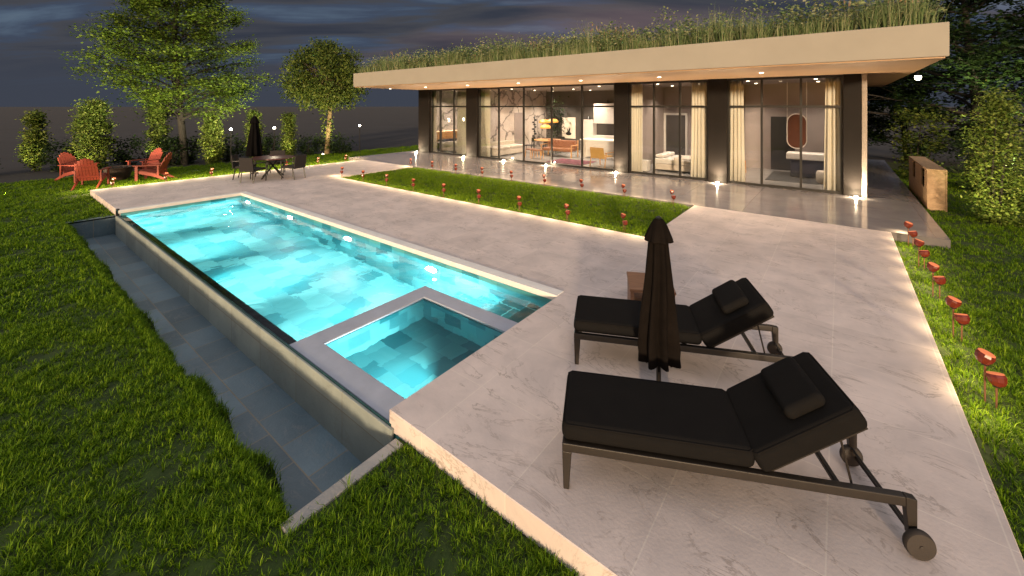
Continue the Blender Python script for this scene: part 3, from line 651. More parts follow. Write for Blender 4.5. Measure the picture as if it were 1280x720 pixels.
gg = np.random.default_rng(3); C = gg.normal(0, 1, (900, 3))*np.array([.26, .22, .55])+np.array([0, 0, 1.75]); leaves('foliage', C, .12, 'leafnight', ip, 3)
# middle bedroom
bed('double_bed', 'white bed with rumpled blanket in the middle bedroom', XD[1]+.75, 16.25, 2.1, 1.7, 0, 'sofa')
nt_ = thing('bedside_table', 'small white bedside table by the middle bedroom bed', 'table', (XD[1]+.55, 15.85, .012))
MB().box(-.22, .22, -.2, .2, .38, .42).build('table_top', 'white', nt_, bevel=.006); MB().box(-.2, .2, -.18, .18, .02, .378).build('cabinet', 'white', nt_, bevel=.006)
dr = MB().box(-6.3, -5.45, yb[2]-.03, yb[2]-.002, .02, 2.1); dr.build('interior_door', 'darkwall', house)
dw = MB(); dw.box(-6.40, -6.305, yb[2]-.05, yb[2]-.002, .02, 2.2); dw.box(-5.445, -5.36, yb[2]-.05, yb[2]-.002, .02, 2.2); dw.box(-6.304, -5.446, yb[2]-.05, yb[2]-.002, 2.105, 2.2); dw.build('door_frame', 'white', house)
# end room
MB().box(-2.15, -1.36, yb[3]-.03, yb[3]-.002, .02, 2.1).build('interior_door', 'blk', house)
mi = thing('oval_mirror', 'long oval mirror in a thin pale frame hung on straps', 'mirror', (-1.22, 18.2, 0))
def capsule(w_, h_, z0, n=12):
    p = []
    for i in range(n+1): a = math.pi*i/n; p.append((w_*math.cos(a), z0+h_+w_*math.sin(a)))
    for i in range(n+1): a = math.pi+math.pi*i/n; p.append((w_*math.cos(a), z0+w_*math.sin(a)))
    return p
cp = capsule(.29, .66, 1.28)
MB().tube([(x, 0, z) for x, z in cp+cp[:1]], .018, 8).build('frame', 'paper', mi)
MB().prism(capsule(.275, .66, 1.28), -.006, .006).build('mirror_glass', 'paintedmirror', mi)
for sx in (-1, 1): MB().box(sx*.29-.012, sx*.29+.012, -.006, .006, 1.9, 3.383).build('strap', 'paper', mi)
be = thing('upholstered_bench', 'white topped bench on a dark base under the oval mirror', 'bench', (-.65, 18.0, .012))
MB().box(-.85, .95, -.35, .35, .62, .86).build('seat', 'white', be, bevel=.04, seg=3); MB().box(-.72, .85, -.28, .28, .02, .618).build('base', 'navy', be, bevel=.01)
tag(MB().lathe([(.27, .0), (.30, .05), (.30, .30), (.27, .37), (.1, .39)], 26).build('round_ottoman', 'sofa', smooth=True, loc=(-.32, 16.95, .024)), 'round white ottoman in front of the white topped bench', 'ottoman')
tag(MB().box(-2.0, .2, 16.5, 18.9, .0125, .023).build('rug', 'darkrug'), 'charcoal rug under the white topped bench', 'rug')
wood_chair('armchair', 'orange armchair half hidden by the curtain left of the mirror', (-3.0, 17.6), R(90), 'orange', 'oak')

# uplights at the foot of the glass front
UP = [521, 580, 630, 683, 770, 897, 1070]
uplab = ['beside the first dark column', 'by the second dark column', 'in front of the white sofa', 'in front of the dining table glass', 'by the column beside the mustard armchair', 'between the two right bedrooms', 'by the granite house end']
for k, px in enumerate(UP):
    x = atY(px, 14.85)
    u = thing('floor_spotlight', 'bright square floor spotlight '+uplab[k], 'spotlight', (x, 14.85, .004), 0, 'spotlights along the glass front')
    MB().box(-.042, .042, -.042, .042, 0, .03).build('housing', 'lantern', u, bevel=.006); MB().box(-.036, .036, -.045, .033, .010, .037).build('lens', 'spot', u, bevel=.006)
    lamp('spotlight_beam', 'SPOT', (0, -.02, .065), 230, (1, .76, .50), u, .02, (0, -.9, 3.4), 140, 1)
    lamp('spotlight_spill', 'POINT', (0, -.06, .075), 22, (1, .78, .5), u, .02)

# ------------------------------------------------------------------ roof planting
g = np.random.default_rng(21); V_, L_, S_ = [], [], []; off = 0
def acc(V, lo, sz):
    global off
    V_.append(V); L_.append(lo+off); S_.append(sz); off += len(V)
for k in range(620):
    cx = g.uniform(-18.1, 1.4); cy = 11.3+abs(g.normal(0, .6)); kind = g.integers(0, 4)
    n = int(g.integers(30, 85)); hh = (g.uniform(.35, .62), g.uniform(.5, .95), g.uniform(.4, .75), g.uniform(.25, .5))[kind]*(.8+.25*math.sin(cx*1.9))*(1.05 if cx > -8 else .95)
    r = np.abs(g.normal(0, .13, n)); a = g.uniform(0, 2*np.pi, n)
    base = np.stack([cx+r*np.cos(a), np.maximum(cy+r*np.sin(a), 11.16), np.full(n, 4.06)], 1)
    acc(*blades(base, hh*g.uniform(.55, 1.2, n), g.uniform(.006, .015, n), np.clip(g.uniform(.05, .95, n), 0, 1), a))
o = link('roof_grass', raw_mesh('roof_grass', np.concatenate(V_), np.concatenate(L_), np.concatenate(S_)), 'roofgrass')
tag(o, 'tall wild grasses growing along the front of the flat roof', 'grass', kind='stuff')
# leafy clumps and seed heads among them
C = []
for k in range(420):
    cx = g.uniform(-17.9, 1.3); c0 = np.array([cx, 11.4+abs(g.normal(0, .5)), 4.05+abs(g.normal(0, .2))]); n = 60
    C.append(c0+g.normal(0, 1, (n, 3))*np.array([.2, .16, .13])+np.array([0, 0, .26]))
C = np.concatenate(C); C[:, 2] = np.maximum(C[:, 2], 4.09); C[:, 1] = np.maximum(C[:, 1], 11.14)
o = leaves('roof_foliage', C, .085, 'roofgrass', None, 9); tag(o, 'low leafy plants between the grasses on the roof', 'plants', kind='stuff')
n = 800; P = np.stack([g.uniform(-18, 1.3, n), 11.3+np.abs(g.normal(0, .8, n)), np.zeros(n)], 1); P[:, 2] = 4.06+.3+.3*np.sin(P[:, 0]*1.9)*.5+g.uniform(0, .4, n)
P = P[(np.sin(P[:, 0]*2.3+1)+np.sin(P[:, 0]*.8)) > .1]; n = len(P)
V1, lo1, s1 = blades(P, g.uniform(.08, .17, n), g.uniform(.02, .035, n), g.uniform(.1, .6, n), g.uniform(0, 6.28, n))
B2 = P.copy(); hgt = P[:, 2]-4.06; B2[:, 2] = 4.06
V2, lo2, s2 = blades(B2, hgt/(.6), np.full(n, .007), np.zeros(n), g.uniform(0, 6.28, n)); V2 = V2.reshape(n, 5, 3); V2[:, 4, 2] = P[:, 2]; V2[:, 2:4, 2] = 4.06+hgt[:, None]*.6; V2 = V2.reshape(-1, 3)
o = link('roof_seed_heads', raw_mesh('roof_seed_heads', np.concatenate([V1, V2]), np.concatenate([lo1, lo2+len(V1)]), np.concatenate([s1, s2])), 'seedhead'); tag(o, 'tan seed heads above the roof grasses', 'grass', kind='stuff')

# ------------------------------------------------------------------ loungers
def make_lounger():
    t = thing('sun_lounger', '', 'sun lounger', (0, 0, 0)); W = .60
    f = MB()
    for y in (0, W-.045): f.box(.0, 1.93, y, y+.045, .245, .30)
    f.box(0, .045, .0455, W-.0455, .25, .298); f.box(1.0, 1.04, .0455, W-.0455, .25, .285); f.box(1.60, 1.63, .0455, W-.0455, .255, .285)
    f.build('frame', 'lframe', t, bevel=.006)
    for y in (0, W-.045):
        M1 = MB().prism([(0, .2445), (.062, .2445), (.045, .0), (.008, .0)], y+.002, y+.043); M1.build('leg', 'lframe', t, bevel=.005)
        # the rail turns down to the wheel
        M1 = MB().prism([(1.93, .30), (1.985, .292), (1.985, .08), (1.945, .08), (1.93, .245)], y+.001, y+.044); M1.build('leg', 'lframe', t, bevel=.005)
    for s_, y in ((-1, -.006), (1, W+.006)):
        Mw = Matrix.Translation((1.972, y, .075)) @ Matrix.Rotation(R(90)*-s_, 4, 'X')
        if s_ > 0: Mw = Matrix.Translation((1.955, W-.05, .075)) @ Matrix.Rotation(R(-90), 4, 'X') @ Matrix.Diagonal((.9, .9, 1, 1))
        wv = MB().lathe([(.06, 0), (.072, .006), (.075, .014), (.075, .032), (.07, .042), (.012, .044), (.012, .048), (.004, .049)], 28, M=Mw); wv.build('wheel', 'rubber', t, smooth=True)
    MB().tube([(1.972, .04, .08), (1.972, W-.04, .08)], .011, 10).tube([(1.95, .05, .135), (1.95, W-.05, .135)], .008, 8).build('axle', 'lframe', t)
    MB().box(-.005, 1.165, .003, W-.003, .305, .425).build('seat_cushion', 'cushion', t, bevel=.046, seg=5)
    sc_ = t.children[-1] if t.children else None
    sc_ = [c for c in t.children if c.name.startswith('seat_cushion')][0]
    lp = lambda a, e, f_, h_, z, c=.028: [(a+c, f_, z), (e-c, f_, z), (e, f_+c, z), (e, h_-c, z), (e-c, h_, z), (a+c, h_, z), (a, h_-c, z), (a, f_+c, z), (a+c, f_, z)]
    MB().tube(lp(.006, 1.154, .014, W-.014, .4135), .0045, 6).build('piping', 'cushedge', sc_)
    an = R(33.5); B = Matrix.Translation((1.207, 0, .286)) @ Matrix.Rotation(-an, 4, 'Y')
    br = MB().box(0, .655, .04, .07, -.022, -.002, B); br.box(0, .655, W-.07, W-.04, -.022, -.002, B); br.box(.60, .63, .071, W-.071, -.022, -.002, B); br.box(.03, .06, .071, W-.071, -.022, -.002, B)
    br.build('back_frame', 'lframe', t)
    bc = MB().box(0, .675, -.004, W+.004, .0, .14, B).build('back_cushion', 'cushion', t, bevel=.042, seg=5)
    MB().tube([B @ Vector(p) for p in lp(.011, .664, .007, W-.007, .1285)], .0045, 6).build('piping', 'cushedge', bc)
    MB().box(.30, .555, .085, W-.085, .137, .22, B).build('pillow', 'cushion', t, bevel=.038, seg=5)
    for y in (.075, W-.075):
        st = MB()
        p = B @ Vector((.50, y, -.024)); q = B @ Vector((.36, y, -.024))
        st.tube([p, (1.70, y, .262), (1.72, y, .262)], .007, 8)
        st.build('support_rod', 'lframe', t)
    MB().box(.012, .03, .25, .35, .298, .306).build('foot_bar', 'lframe', t)
    return t
lg = make_lounger()
l2 = copy_tree(lg)
place(lg, (-1.43, 2.36, 0), R(26.6), 'charcoal cushioned sun lounger closest to the deck front with its wheel in full view', 'sun loungers on the deck')
place(l2, (-2.03, 3.57, 0), R(25.6), 'charcoal cushioned sun lounger behind the closed umbrella', 'sun loungers on the deck')
# closed umbrella
def umbrella(label, loc, H, rb, m, hole):
    u = thing('closed_umbrella', label, 'umbrella', loc)
    MB().lathe([(.13, 0), (.135, .02), (.12, .045), (.05, .055), (.032, .08), (.024, .09)], 28).build('base', 'lframe', u, smooth=True)
    MB().tube([(0, 0, .1), (0, 0, H-.02)], [.02, .02], 14).build('pole', 'lframe', u, smooth=True)
    nz = 16; prof = []; top = H-.14*H/1.54
    for i in range(nz+1):
        s_ = i/nz; z = hole+(top-hole)*s_; r = rb*(1-s_)**.9*.62+.072*H/1.54
        if s_ < .08: r *= .93
        prof.append((r, z))
    mod = lambda a, j: 1+(.20*(1-j/nz)+.10)*math.cos(8*a+.4+.35*math.sin(j*.4))+.07*math.sin(3*a+1+.2*j)
    MB().lathe(prof, 64, mod=mod).build('canopy', m, u, smooth=True)
    k = H/1.54
    MB().lathe([(.105*k, H-.20*k), (.118*k, H-.19*k), (.075*k, H-.075*k), (.042*k, H-.02*k), (.03*k, H-.012*k)], 32, mod=lambda a, j: 1+(.10 if j < 2 else .03)*math.cos(8*a+.4)).build('vent_cap', m, u)
    MB().lathe([(.022*k, H-.013*k), (.026*k, H), (.008*k, H+.012*k)], 12).build('finial', 'blk', u)
    for q in range(8):
        a = q*math.pi/4+.35; rr = rb*.78
        MB().tube([(rr*math.cos(a), rr*math.sin(a), hole-.045), (rr*.82*math.cos(a), rr*.82*math.sin(a), hole+.2)], [.009, .006], 6).build('rib', m, u)
    return u
umbrella('closed dark umbrella standing between the two sun loungers', (-1.235, 3.64, 0), 1.54, .130, 'canopy', .31)
umbrella('closed black umbrella behind the round outdoor table', (-17.2, 6.4, 0), 2.15, .22, 'nightcanopy', .65)
# side table
sdt = thing('side_table', 'small brown wooden side table behind the far sun lounger', 'side table', (-1.95, 4.745, 0), R(26.6))
MB().box(0, .52, 0, .54, .315, .35).build('table_top', 'sidewood', sdt, bevel=.006)
MB().box(.01, .05, .012, .528, 0, .314).build('side_panel', 'sidewood', sdt, bevel=.004); MB().box(.47, .51, .012, .528, 0, .314).build('side_panel', 'sidewood', sdt, bevel=.004)
MB().box(.051, .469, .03, .51, .08, .105).build('shelf', 'sidewood', sdt)

# ------------------------------------------------------------------ stake lamps
def make_stake(h):
    t = thing('stake_lamp', '', 'garden lamp')
    MB().tube([(0, 0, -.05), (0, 0, h-.13)], [.007, .009], 10).build('stake', 'stake', t, smooth=True)
    T = Matrix.Translation((0, 0, h-.065)) @ Matrix.Rotation(R(18), 4, 'Y')
    MB().lathe([(.018, -.075), (.045, -.062), (.066, -.028), (.074, .012), (.066, .036)], 10, M=T).build('lamp_shade', 'amber', t)
    MB().lathe([(.064, .037), (.06, .044)], 10, M=T).build('glass_top', 'amberlit', t)
    MB().lathe([(.030, -.082), (.032, -.062)], 10, M=Matrix.Translation((0, 0, h-.065))).build('collar', 'lantern', t)
    return t
tall, short = make_stake(.52), make_stake(.36); used = [False, False]
def pair(x, y, z, where, k, n, group, light=1.6, lside=(0, 0), s=1., rot=0, step=None, lh=.24):
    for i, (pt, word, dx_, dy_) in enumerate(((tall, 'taller', 0, 0), (short, 'shorter', .06, -.05))):
        o = pt if not used[i] else copy_tree(pt); used[i] = True
        place(o, (x+dx_, y+dy_, z), rot+rnd.uniform(-.5, .5)+i*2.6, f'{word} red stake lamp, {ORD[k]} pair {where}', group); o.scale = (s, s, s)
    for q in ((0,) if step is None else (-.25, .25)):
        xx, yy = x+lside[0]+q*(step or (0, 0))[0], y+lside[1]+q*(step or (0, 0))[1]
        lamp('stake_glow', 'SPOT', (xx, yy, z+lh), light*(1.2 if step is None else .5), (1, .72, .40), None, .16, (xx, yy, z-1), 168, .5)
for k in range(5): pair(1.03, 5.6+1.34*k, ZL, 'from the loungers on the right lawn', k, 5, 'stake lamps on the right lawn', 17, (-.06, .02), s=.92, step=(0, 1.34))
for k in range(9): pair(-3.45-1.32*k, 8.06, -.045, 'from the umbrella on the strip\'s pool side', k, 9, 'stake lamps along the near edge of the lawn strip', 12, (0, -.06), s=.75, step=(1.32, 0))
for k in range(9): pair(-3.42-1.32*k, 11.08, -.045, 'from the right beside the terrace', k, 9, 'stake lamps along the terrace edge', 12, (0, .06), s=.75, step=(1.32, 0))
for k in range(7): pair(-18.3, 2.72+1.335*k, ZL, 'from the red chairs beyond the deck', k, 7, 'stake lamps along the far edge of the deck', 90, (-.12, 0), s=.75, step=(0, 1.33), lh=.5)

# ------------------------------------------------------------------ red chairs and fire bowl
def make_adirondack():
    t = thing('garden_chair', '', 'chair'); f = 'red'
    B = Matrix.Translation((0, .16, .26)) @ Matrix.Rotation(R(-24), 4, 'X')   # front is -Y
    b = MB()
    for k in range(7):
        x = (k-3)*.078; h = .80-.022*(k-3)**2*.9
        b.box(x-.035, x+.035, -.012, .012, -.02, h, B)
    b.box(-.28, .28, .013, .035, .10, .16, B); b.box(-.26, .26, .013, .035, .50, .55, B); b.build('backrest', f, t)
    s = MB(); S = Matrix.Translation((0, -.38, .38)) @ Matrix.Rotation(R(-13), 4, 'X')
    for k in range(6): s.box(-.27, .27, k*.092, k*.092+.082, 0, .02, S)
    s.build('seat', f, t)
    for sx in (-1, 1):
        x = sx*.29
        MB().prism([(-.42, .39), (.12, .27), (.52, .03), (.60, .0), (.47, 0), (.08, .17), (-.42, .30)], -.014, .014, Matrix.Translation((x, 0, 0)) @ Matrix.Rotation(R(90), 4, 'Z')).build('side_rail', f, t)
        MB().box(x*1.08-.02+sx*.012, x*1.08+.02+sx*.012, -.44, -.36, 0, .555).build('leg', f, t)
        MB().prism([(-.50, -.045), (-.46, -.07), (-.2, -.07), (.30, -.03), (.30, .03), (-.2, .065), (-.46, .065), (-.50, .04)], .557, .579, Matrix.Translation((x*1.12, 0, 0)) @ Matrix(((0, 0, 0, 0),)*0 or ((0, 0, 1, 0), (1, 0, 0, 0), (0, 1, 0, 0), (0, 0, 0, 1)))).build('armrest', f, t)
        MB().box(x*1.08-.018, x*1.08+.018, .20, .25, .2, .556).build('arm_support', f, t)
    return t
PIT = Vector((-20.7, 3.2, ZL))
ch = make_adirondack()
spots = [((-19.6, 2.35), 'red slatted garden chair seen from behind, beside the deck corner'), ((-21.9, 2.25), 'red slatted garden chair partly hidden at the far left behind another'),
         ((-19.6, 4.0), 'red slatted garden chair in profile, right of the fire bowl'), ((-21.5, 4.15), 'red slatted garden chair facing the deck, behind the one in profile')]
for k, (p, lab) in enumerate(spots):
    o = ch if k == 0 else copy_tree(ch)
    dv = Vector((PIT.x-p[0], PIT.y-p[1])); place(o, (*p, ZL), math.atan2(dv.y, dv.x)+R(90)+(.25, -.1, .35, -.2)[k], lab, 'red garden chairs round the fire bowl')
fb = thing('fire_bowl', 'dark round fire bowl between the red chairs', 'fire pit', PIT)
MB().lathe([(.24, 0), (.26, .04), (.32, .10), (.39, .30), (.41, .42), (.43, .44), (.43, .47), (.39, .47), (.36, .36), (.2, .26)], 32).build('bowl', 'pit', fb, smooth=True)
lg_ = MB()
for k in range(5): a = k*1.3; lg_.tube([(.3*math.cos(a), .3*math.sin(a), .36), (-.2*math.cos(a+.5), -.2*math.sin(a+.5), .44)], .04, 7)
lg_.build('firewood', 'bark', fb)

# ------------------------------------------------------------------ outdoor dining set
TB = (-15.75, 6.45)
ot = thing('outdoor_table', 'round dark table with crossed legs on the deck', 'table', (*TB, 0), R(20)); ot.scale = (.92, .92, .95)
MB().lathe([(.70, .71), (.74, .72), (.74, .745), (.72, .755)], 40).build('table_top', 'tabletop', ot)
for k in range(4):
    a = k*math.pi/2; MB().tube([(.50*math.cos(a), .50*math.sin(a), 0), (-.30*math.cos(a), -.30*math.sin(a), .71)], .028, 6).build('leg', 'blk', ot)
def make_dchair():
    t = thing('outdoor_chair', '', 'chair')
    MB().box(-.26, .26, -.26, .24, .38, .45).build('seat', 'wicker', t, bevel=.02, seg=3)
    MB().prism([(-.26, .40), (.26, .40), (.25, .86), (-.25, .86)], .235, .275, Matrix.Rotation(R(-6), 4, 'X')).build('backrest', 'wicker', t, bevel=.012)
    for sx in (-1, 1):
        MB().tube([(sx*.25, -.24, 0), (sx*.26, -.24, .62)], .018, 8).build('leg', 'blk', t); MB().tube([(sx*.24, .30, 0), (sx*.25, .22, .40)], .018, 8).build('leg', 'blk', t)
        MB().box(sx*.26-.025, sx*.26+.025, -.27, .30, .62, .645).build('armrest', 'blk', t, bevel=.006)
    return t
dc = make_dchair()
dl = ['dark wicker chair with its back turned, in front of the round outdoor table', 'dark wicker chair at the left of the round outdoor table', 'dark wicker chair right of the round outdoor table', 'dark wicker chair behind the round outdoor table']
for k, a in enumerate((-62, -128, 22, 150)):
    o = dc if k == 0 else copy_tree(dc); p = (TB[0]+.86*math.cos(R(a)), TB[1]+.86*math.sin(R(a)), 0)
    place(o, p, R(a)-R(90), dl[k], 'wicker chairs round the outdoor table')

# ------------------------------------------------------------------ cedar outdoor cabinet
cb = thing('outdoor_cabinet', 'long cedar clad cabinet with open niches beside the terrace', 'cabinet', (1.76, 15.1, ZL))
bx = MB(); W2, L2, H2 = .38, 3.6, 1.06
bx.box(0, W2, 0, L2, H2-.05, H2); bx.box(.02, W2, .005, L2-.005, 0, .08); bx.box(W2-.03, W2, .005, L2-.005, .081, H2-.051); bx.box(.01, W2-.031, .003, .04, .081, H2-.051); bx.box(.01, W2-.031, L2-.04, L2-.003, .081, H2-.051)
bx.build('body', 'cedar', cb, bevel=.006)
NI = [(.45, 1.0), (2.2, 2.75)]; fp = MB()
ed = [.041]+[v for n_ in NI for v in n_]+[L2-.041]
for k in range(0, len(ed), 2): fp.box(.012, .04, ed[k], ed[k+1], .081, H2-.051)
for a, e in NI: fp.box(.012, .04, a, e, .081, .52)
fp.build('front_panel', 'cedar', cb)
sh = MB()
for a, e in NI: sh.box(.05, .35, a-.02, e+.02, .5, .52); sh.box(.05, .35, a-.02, e+.02, .76, .78)
sh.build('shelf', 'walnut', cb)
for k, (a, e) in enumerate(NI):
    lo_ = MB()
    for q in range(6): lo_.tube([(.06, a+.08+.08*(q % 5), .56+.045*(q // 5)), (.32, a+.08+.08*(q % 5), .56+.045*(q // 5))], .036, 8)
    tag(lo_.build('firewood_stack', 'bark', loc=(1.76, 15.1, ZL)), ('short logs in the near niche of the cedar cabinet', 'short logs in the far niche of the cedar cabinet')[k], 'firewood')

# ------------------------------------------------------------------ trees and shrubs
def column_shrub(name, label, loc, h, r, m='leafshrub', n=2600, seed=1, size=.10, group=None, taper=.5, up=0, stem='bark', cat='shrub', scale_y=1.):
    g = np.random.default_rng(seed); t = thing(name, label, cat, loc, 0, group)
    st = MB()
    for k in range(4):
        a = g.uniform(0, 6.28); st.tube([(0, 0, -.05), (r*.3*math.cos(a), r*.3*math.sin(a), h*.35), (r*.45*math.cos(a+.4), r*.45*math.sin(a+.4), h*.8)], [.03, .02, .006], 6)
    st.build('stem', stem, t)
    nc = max(10, int(n/42)); u = g.uniform(.03, 1, nc); a = g.uniform(0, 2*np.pi, nc)
    rr = r*(np.sin(np.clip(u*1.25, 0, 1)*np.pi/2)**.6)*(1-taper*np.clip(u-.25, 0, 1))*np.sqrt(g.uniform(.15, 1, nc))*g.uniform(.8, 1.18, nc)
    cc = np.stack([rr*np.cos(a), rr*np.sin(a)*scale_y, u*h*.96], 1)
    C = np.repeat(cc, 42, 0)+g.normal(0, 1, (nc*42, 3))*np.array([.13, .13, .11])*(r/.55)**.5
    C[:, 2] = np.clip(C[:, 2], .02, None)
    leaves('foliage', C, size, m, t, seed, .45, .2)
    if up: lamp('shrub_uplight', 'SPOT', (loc[0]+.75, loc[1]-.45, loc[2]+.12), up, (1, .80, .42), None, .06, (loc[0], loc[1], loc[2]+h*.55), 80, .8)
    return t
sh = [((-26.4, 1.5), 2.35, .52), ((-24.6, 3.0), 2.8, .92), ((-25.0, 5.2), 2.55, .58), ((-23.4, 6.9), 2.3, .62), ((-23.6, 8.75), 2.35, .5), ((-23.2, 10.3), 2.25, .48)]
sl = ['slim yellow green shrub alone at the far left', 'widest yellow green shrub, right behind the left pair of red chairs', 'tapering yellow green shrub right of the widest one, behind the right red chairs', 'yellow green shrub at the foot of the tall tree', 'yellow green shrub just left of the black umbrella', 'slim yellow green shrub right of the black umbrella']
for k, ((x, y), h, r) in enumerate(sh):
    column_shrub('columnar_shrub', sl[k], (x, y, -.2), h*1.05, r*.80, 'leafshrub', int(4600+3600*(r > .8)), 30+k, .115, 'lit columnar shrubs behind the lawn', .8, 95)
dk = [((-26.0, -.2), 1.3, .8, 'dark low bush at the very left edge'), ((-25.6, 2.2), 1.2, .7, 'dark low bush between the two leftmost lit shrubs'), ((-24.9, 4.1), 1.25, .75, 'dark low bush behind the fire bowl'), ((-24.2, 5.6), 1.2, .7, 'dark low bush behind the chair in profile'), ((-24.4, 6.2), 1.2, .6, 'dark low bush left of the tall tree trunk'),
      ((-23.9, 7.8), 1.2, .7, 'dark low bush right of the tall tree trunk'), ((-23.4, 9.5), 1.1, .6, 'dark low bush directly behind the black umbrella'), ((-22.9, 11.3), 1.0, .6, 'dark bush left of the round crowned tree trunk'), ((-22.3, 12.7), 1.05, .75, 'dark bush right of the round crowned tree trunk')]
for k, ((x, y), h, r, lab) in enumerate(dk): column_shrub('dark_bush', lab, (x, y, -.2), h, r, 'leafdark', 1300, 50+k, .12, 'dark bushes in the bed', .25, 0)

def branch_pts(p, d, L_, g, n=5, wob=.12, up=.0):
    pts = [Vector(p)]; d = Vector(d).normalized()
    for i in range(n):
        d = (d+Vector((g.gauss(0, wob), g.gauss(0, wob), g.gauss(0, wob)+up))).normalized(); pts.append(pts[-1]+d*L_/n)
    return pts
def layered_tree(name, label, loc, H, prof, nb, m, seed, size, trunk_r, per=26, z0=1.8, bark='bark', flat=.8, thick=.10, sub=5, cut=None, rise=.22, tight=1.):
    g = random.Random(seed); gn = np.random.default_rng(seed); t = thing(name, label, 'tree', loc)
    tr = MB(); tp = branch_pts((0, 0, -.1), (0, 0, 1), H, g, 10, .04); tr.tube(tp, [trunk_r*(1-.9*i/10)+.012 for i in range(11)], 10)
    CC = []
    def at(z):
        for i in range(10):
            if tp[i+1].z >= z: return tp[i].lerp(tp[i+1], (z-tp[i].z)/(tp[i+1].z-tp[i].z))
        return tp[-1]
    for k in range(nb):
        s_ = (k+g.random()*.7)/nb; z = z0+(H*.97-z0)*s_; a = k*2.4+g.gauss(0, .3); Lb = prof(s_)*g.uniform(.75, 1.12)
        pts = branch_pts(at(z), (math.cos(a), math.sin(a), rise+.55*s_), Lb, g, 6, .10, -.02)
        r0 = max(.012, trunk_r*.34*(1-.7*s_)); tr.tube(pts, [r0*(1-.85*i/6)+.004 for i in range(7)], 6, cap=False)
        for q in range(sub+int(Lb*2.2)):
            u = g.uniform(.22, 1); i = min(5, int(u*6)); p = pts[i].lerp(pts[i+1], u*6-i)
            a2 = a+g.choice((-1, 1))*g.uniform(.3, 1.2); l2_ = Lb*(.42-.22*u)*g.uniform(.6, 1.3)+.15
            sp_ = branch_pts(p, (math.cos(a2), math.sin(a2), .12), l2_, g, 3, .12, -.03); tr.tube(sp_, [.010, .007, .005, .003], 4, cap=False)
            for e in sp_[1:]: CC.append((tuple(e), (.16+.08*l2_)*tight))
    tr.build('trunk', bark, t, smooth=True)
    cc = np.array([c for c, _ in CC]); ss = np.array([s for _, s in CC])
    C = np.repeat(cc, per, 0)+gn.normal(0, 1, (len(cc)*per, 3))*np.repeat(ss, per)[:, None]*np.array([1, 1, thick/.16])
    if cut is not None:
        Wd = C+np.array(loc); C = C[~cut(Wd)]
    leaves('crown', C, size, m, t, seed, flat, .15)
    return t
bigtree = layered_tree('garden_tree', 'tall airy tree with layered bright green branches', (-24.0, 6.0, -.2), 10.6, lambda s: 3.15*(1-s)**.5*(.6+.4*min(1, s*5+.3))+.4, 80, 'leafbright', 5, .13, .15, 21, 1.9, sub=7, flat=.68, thick=.12, rise=.42, tight=.8)
lamp('tree_uplight', 'SPOT', (-19.2, .2, -.05), 2300, (1, .90, .58), None, .1, (-23.8, 5.8, 5.4), 75, .7)
lamp('tree_uplight', 'SPOT', (-19.0, 8.8, -.05), 1900, (1, .90, .58), None, .1, (-23.8, 6.2, 5.2), 75, .7)

# round crowned tree
def round_tree(name, label, loc, zc, rx, rz, m, seed, ncl, per, size, bark, trunk_r):
    g = np.random.default_rng(seed); t = thing(name, label, 'tree', loc); tr = MB(); gr = random.Random(seed)
    tp = branch_pts((0, 0, -.1), (0, 0, 1), zc, gr, 6, .02); tr.tube(tp, [trunk_r*(1-.6*i/6) for i in range(7)], 10)
    d = g.normal(0, 1, (ncl, 3)); d /= np.linalg.norm(d, axis=1)[:, None]; rad = g.uniform(.35, 1.06, ncl)**.6
    cc = d*rad[:, None]*np.array([rx, rx, rz])+np.array([0, 0, zc]); cc = cc[cc[:, 2] > zc-rz*.82]
    for c in cc[::4]: tr.tube([tp[4], tp[6].lerp(Vector(c), .5), Vector(c)], [trunk_r*.25, .02, .006], 5, cap=False)
    tr.build('trunk', bark, t, smooth=True)
    n = len(cc)*per; C = np.repeat(cc, per, 0)+g.normal(0, 1, (n, 3))*np.array([.2, .2, .17])
    # a few sprays along the trunk
    k = 420; z = g.uniform(.25, zc-rz*.6, k); a = g.uniform(0, 6.28, k); rr = trunk_r+np.abs(g.normal(0, .13, k))
    C = np.concatenate([C, np.stack([rr*np.cos(a), rr*np.sin(a), z], 1)])
    leaves('crown', C, size, m, t, seed, .3, .6); return t
round_tree('garden_tree', 'round crowned olive green tree left of the house', (-22.6, 12.1, -.2), 4.3, 2.05, 1.95, 'leafmid', 8, 400, 50, .15, 'palebark', .16)
lamp('tree_uplight', 'SPOT', (-21.0, 11.2, -.1), 650, (1, .82, .45), None, .1, (-22.4, 12.0, 3.2), 90, .7)
cut = lambda W_: (W_[:, 0] < 1.75) & (W_[:, 1] < 26.1)
layered_tree('garden_tree', 'large dark spreading tree to the right of the house', (4.3, 24.6, -.2), 9.5, lambda s: 5.2*(1-s)**.6*(.6+.4*min(1, s*5+.3))+.6, 48, 'leafnight', 15, .2, .22, 26, 1.6, sub=5, cut=cut)
lamp('tree_uplight', 'SPOT', (4.2, 19.6, .1), 2600, (1, .9, .5), None, .1, (4.6, 23.4, 7.2), 60, .8)
layered_tree('garden_tree', 'low dark tree seen past the right corner of the terrace', (2.6, 28.2, -.2), 4.2, lambda s: 2.4*(1-s)**.5+.5, 26, 'leafnight', 17, .18, .10, 24, .4, sub=4)
column_shrub('large_shrub', 'tall pointed yellow green shrub lit beside the cedar cabinet', (2.85, 14.35, -.2), 3.05, .66, 'leafshrub', 9000, 71, .075, None, 1.2, 0)
lamp('shrub_uplight', 'SPOT', (2.1, 12.6, -.02), 260, (1, .84, .42), None, .06, (3.0, 14.2, 1.2), 80, .8)
column_shrub('low_shrub', 'low dark leafy bush right of the tall lit shrub', (3.9, 13.9, -.2), .95, .7, 'leafdark', 2400, 72, .085, None, .3, 0)
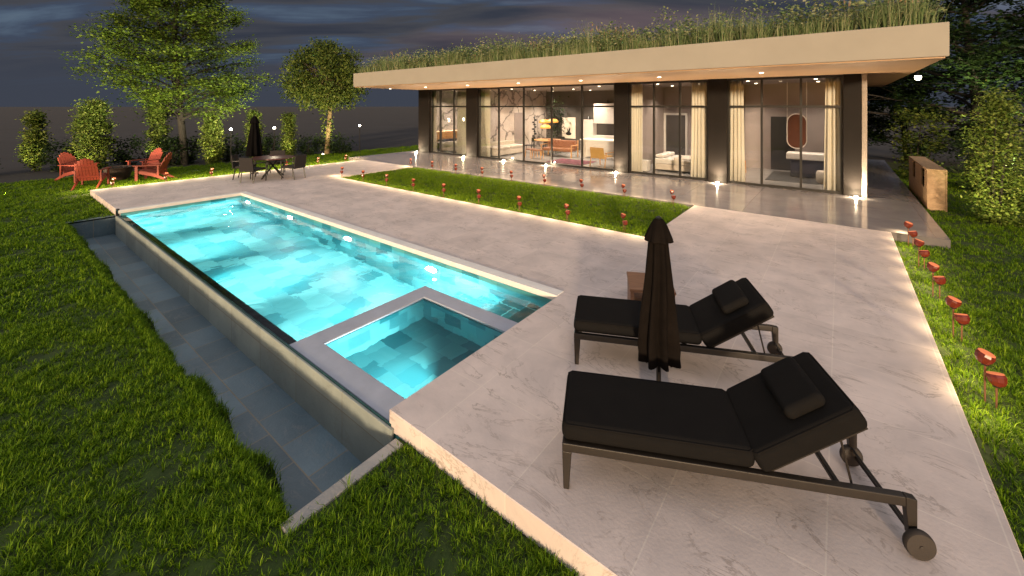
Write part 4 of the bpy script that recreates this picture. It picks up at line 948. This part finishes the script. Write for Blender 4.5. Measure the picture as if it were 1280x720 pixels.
column_shrub('low_shrub', 'dark bush behind the cedar cabinet near the house corner', (3.6, 19.2, -.2), 1.9, .9, 'leafdark', 2600, 73, .11, None, .3, 0)
column_shrub('leaning_shrub', 'half lit small tree past the terrace edge behind the cabinet', (2.3, 21.0, -.2), 2.6, .85, 'leafmid', 1900, 74, .13, None, .2, 30)

# ------------------------------------------------------------------ lamp posts
for k, (x, y, z, lab) in enumerate(((-22.6, 7.4, 1.62, 'globe lamp on a thin dark post left of the black umbrella'), (-22.3, 9.2, 1.62, 'globe lamp on a thin dark post right of the black umbrella'), (-21.6, 13.5, 1.6, 'globe lamp on a thin dark post between the round tree and the house'))):
    t = thing('lamp_post', lab, 'lamp post', (x, y, -.2), 0, 'globe lamp posts behind the lawn')
    MB().tube([(0, 0, 0), (0, 0, z-.06)], [.025, .018], 8).build('post', 'lantern', t); MB().lathe([(.04, -.065), (.05, -.05), (.03, -.045)], 12, (0, 0, z)).build('collar', 'lantern', t)
    MB().lathe([(.02, -.045), (.05, -.03), (.062, .0), (.05, .035), (.015, .055)], 16, (0, 0, z)).build('globe', 'lampwhite', t, smooth=True)
    lamp('post_glow', 'POINT', (0, 0, z+.12), 14, (1, .82, .55), t, .06)
gs = thing('ground_spotlight', 'tiny bright ground spotlight at the foot of the round crowned tree', 'spotlight', (-21.9, 11.5, ZL))
MB().lathe([(.06, 0), (.06, .10)], 12).build('housing', 'lantern', gs); MB().lathe([(.05, .101), (.04, .12)], 12).build('lens', 'lampwhite', gs)
t = thing('hanging_lantern', 'white lantern hanging from the dark tree beside the roof corner', 'lantern', (2.35, 22.15, 3.5))
MB().tube([(0, 0, .24), (.1, .3, 2.2)], .006, 6).build('cord', 'lantern', t); MB().lathe([(.09, .16), (.11, .18), (.03, .24)], 14).build('cap', 'lantern', t); MB().lathe([(.03, 0), (.085, .05), (.10, .158)], 14).build('globe', 'lampwhite', t)

# ------------------------------------------------------------------ render settings
scene.render.engine = 'CYCLES'
cy = scene.cycles; cy.use_denoising = True; cy.max_bounces = 8; cy.transparent_max_bounces = 12; cy.glossy_bounces = 4; cy.transmission_bounces = 6; cy.diffuse_bounces = 3
cy.caustics_reflective = False; cy.caustics_refractive = False; cy.sample_clamp_indirect = 4; cy.use_light_tree = True
try: cy.denoiser = 'OPENIMAGEDENOISE'
except Exception: pass
vs_ = scene.view_settings; vs_.view_transform = 'Standard'; vs_.look = 'None'; vs_.exposure = .92; vs_.gamma = 1; vs_.use_curve_mapping = False
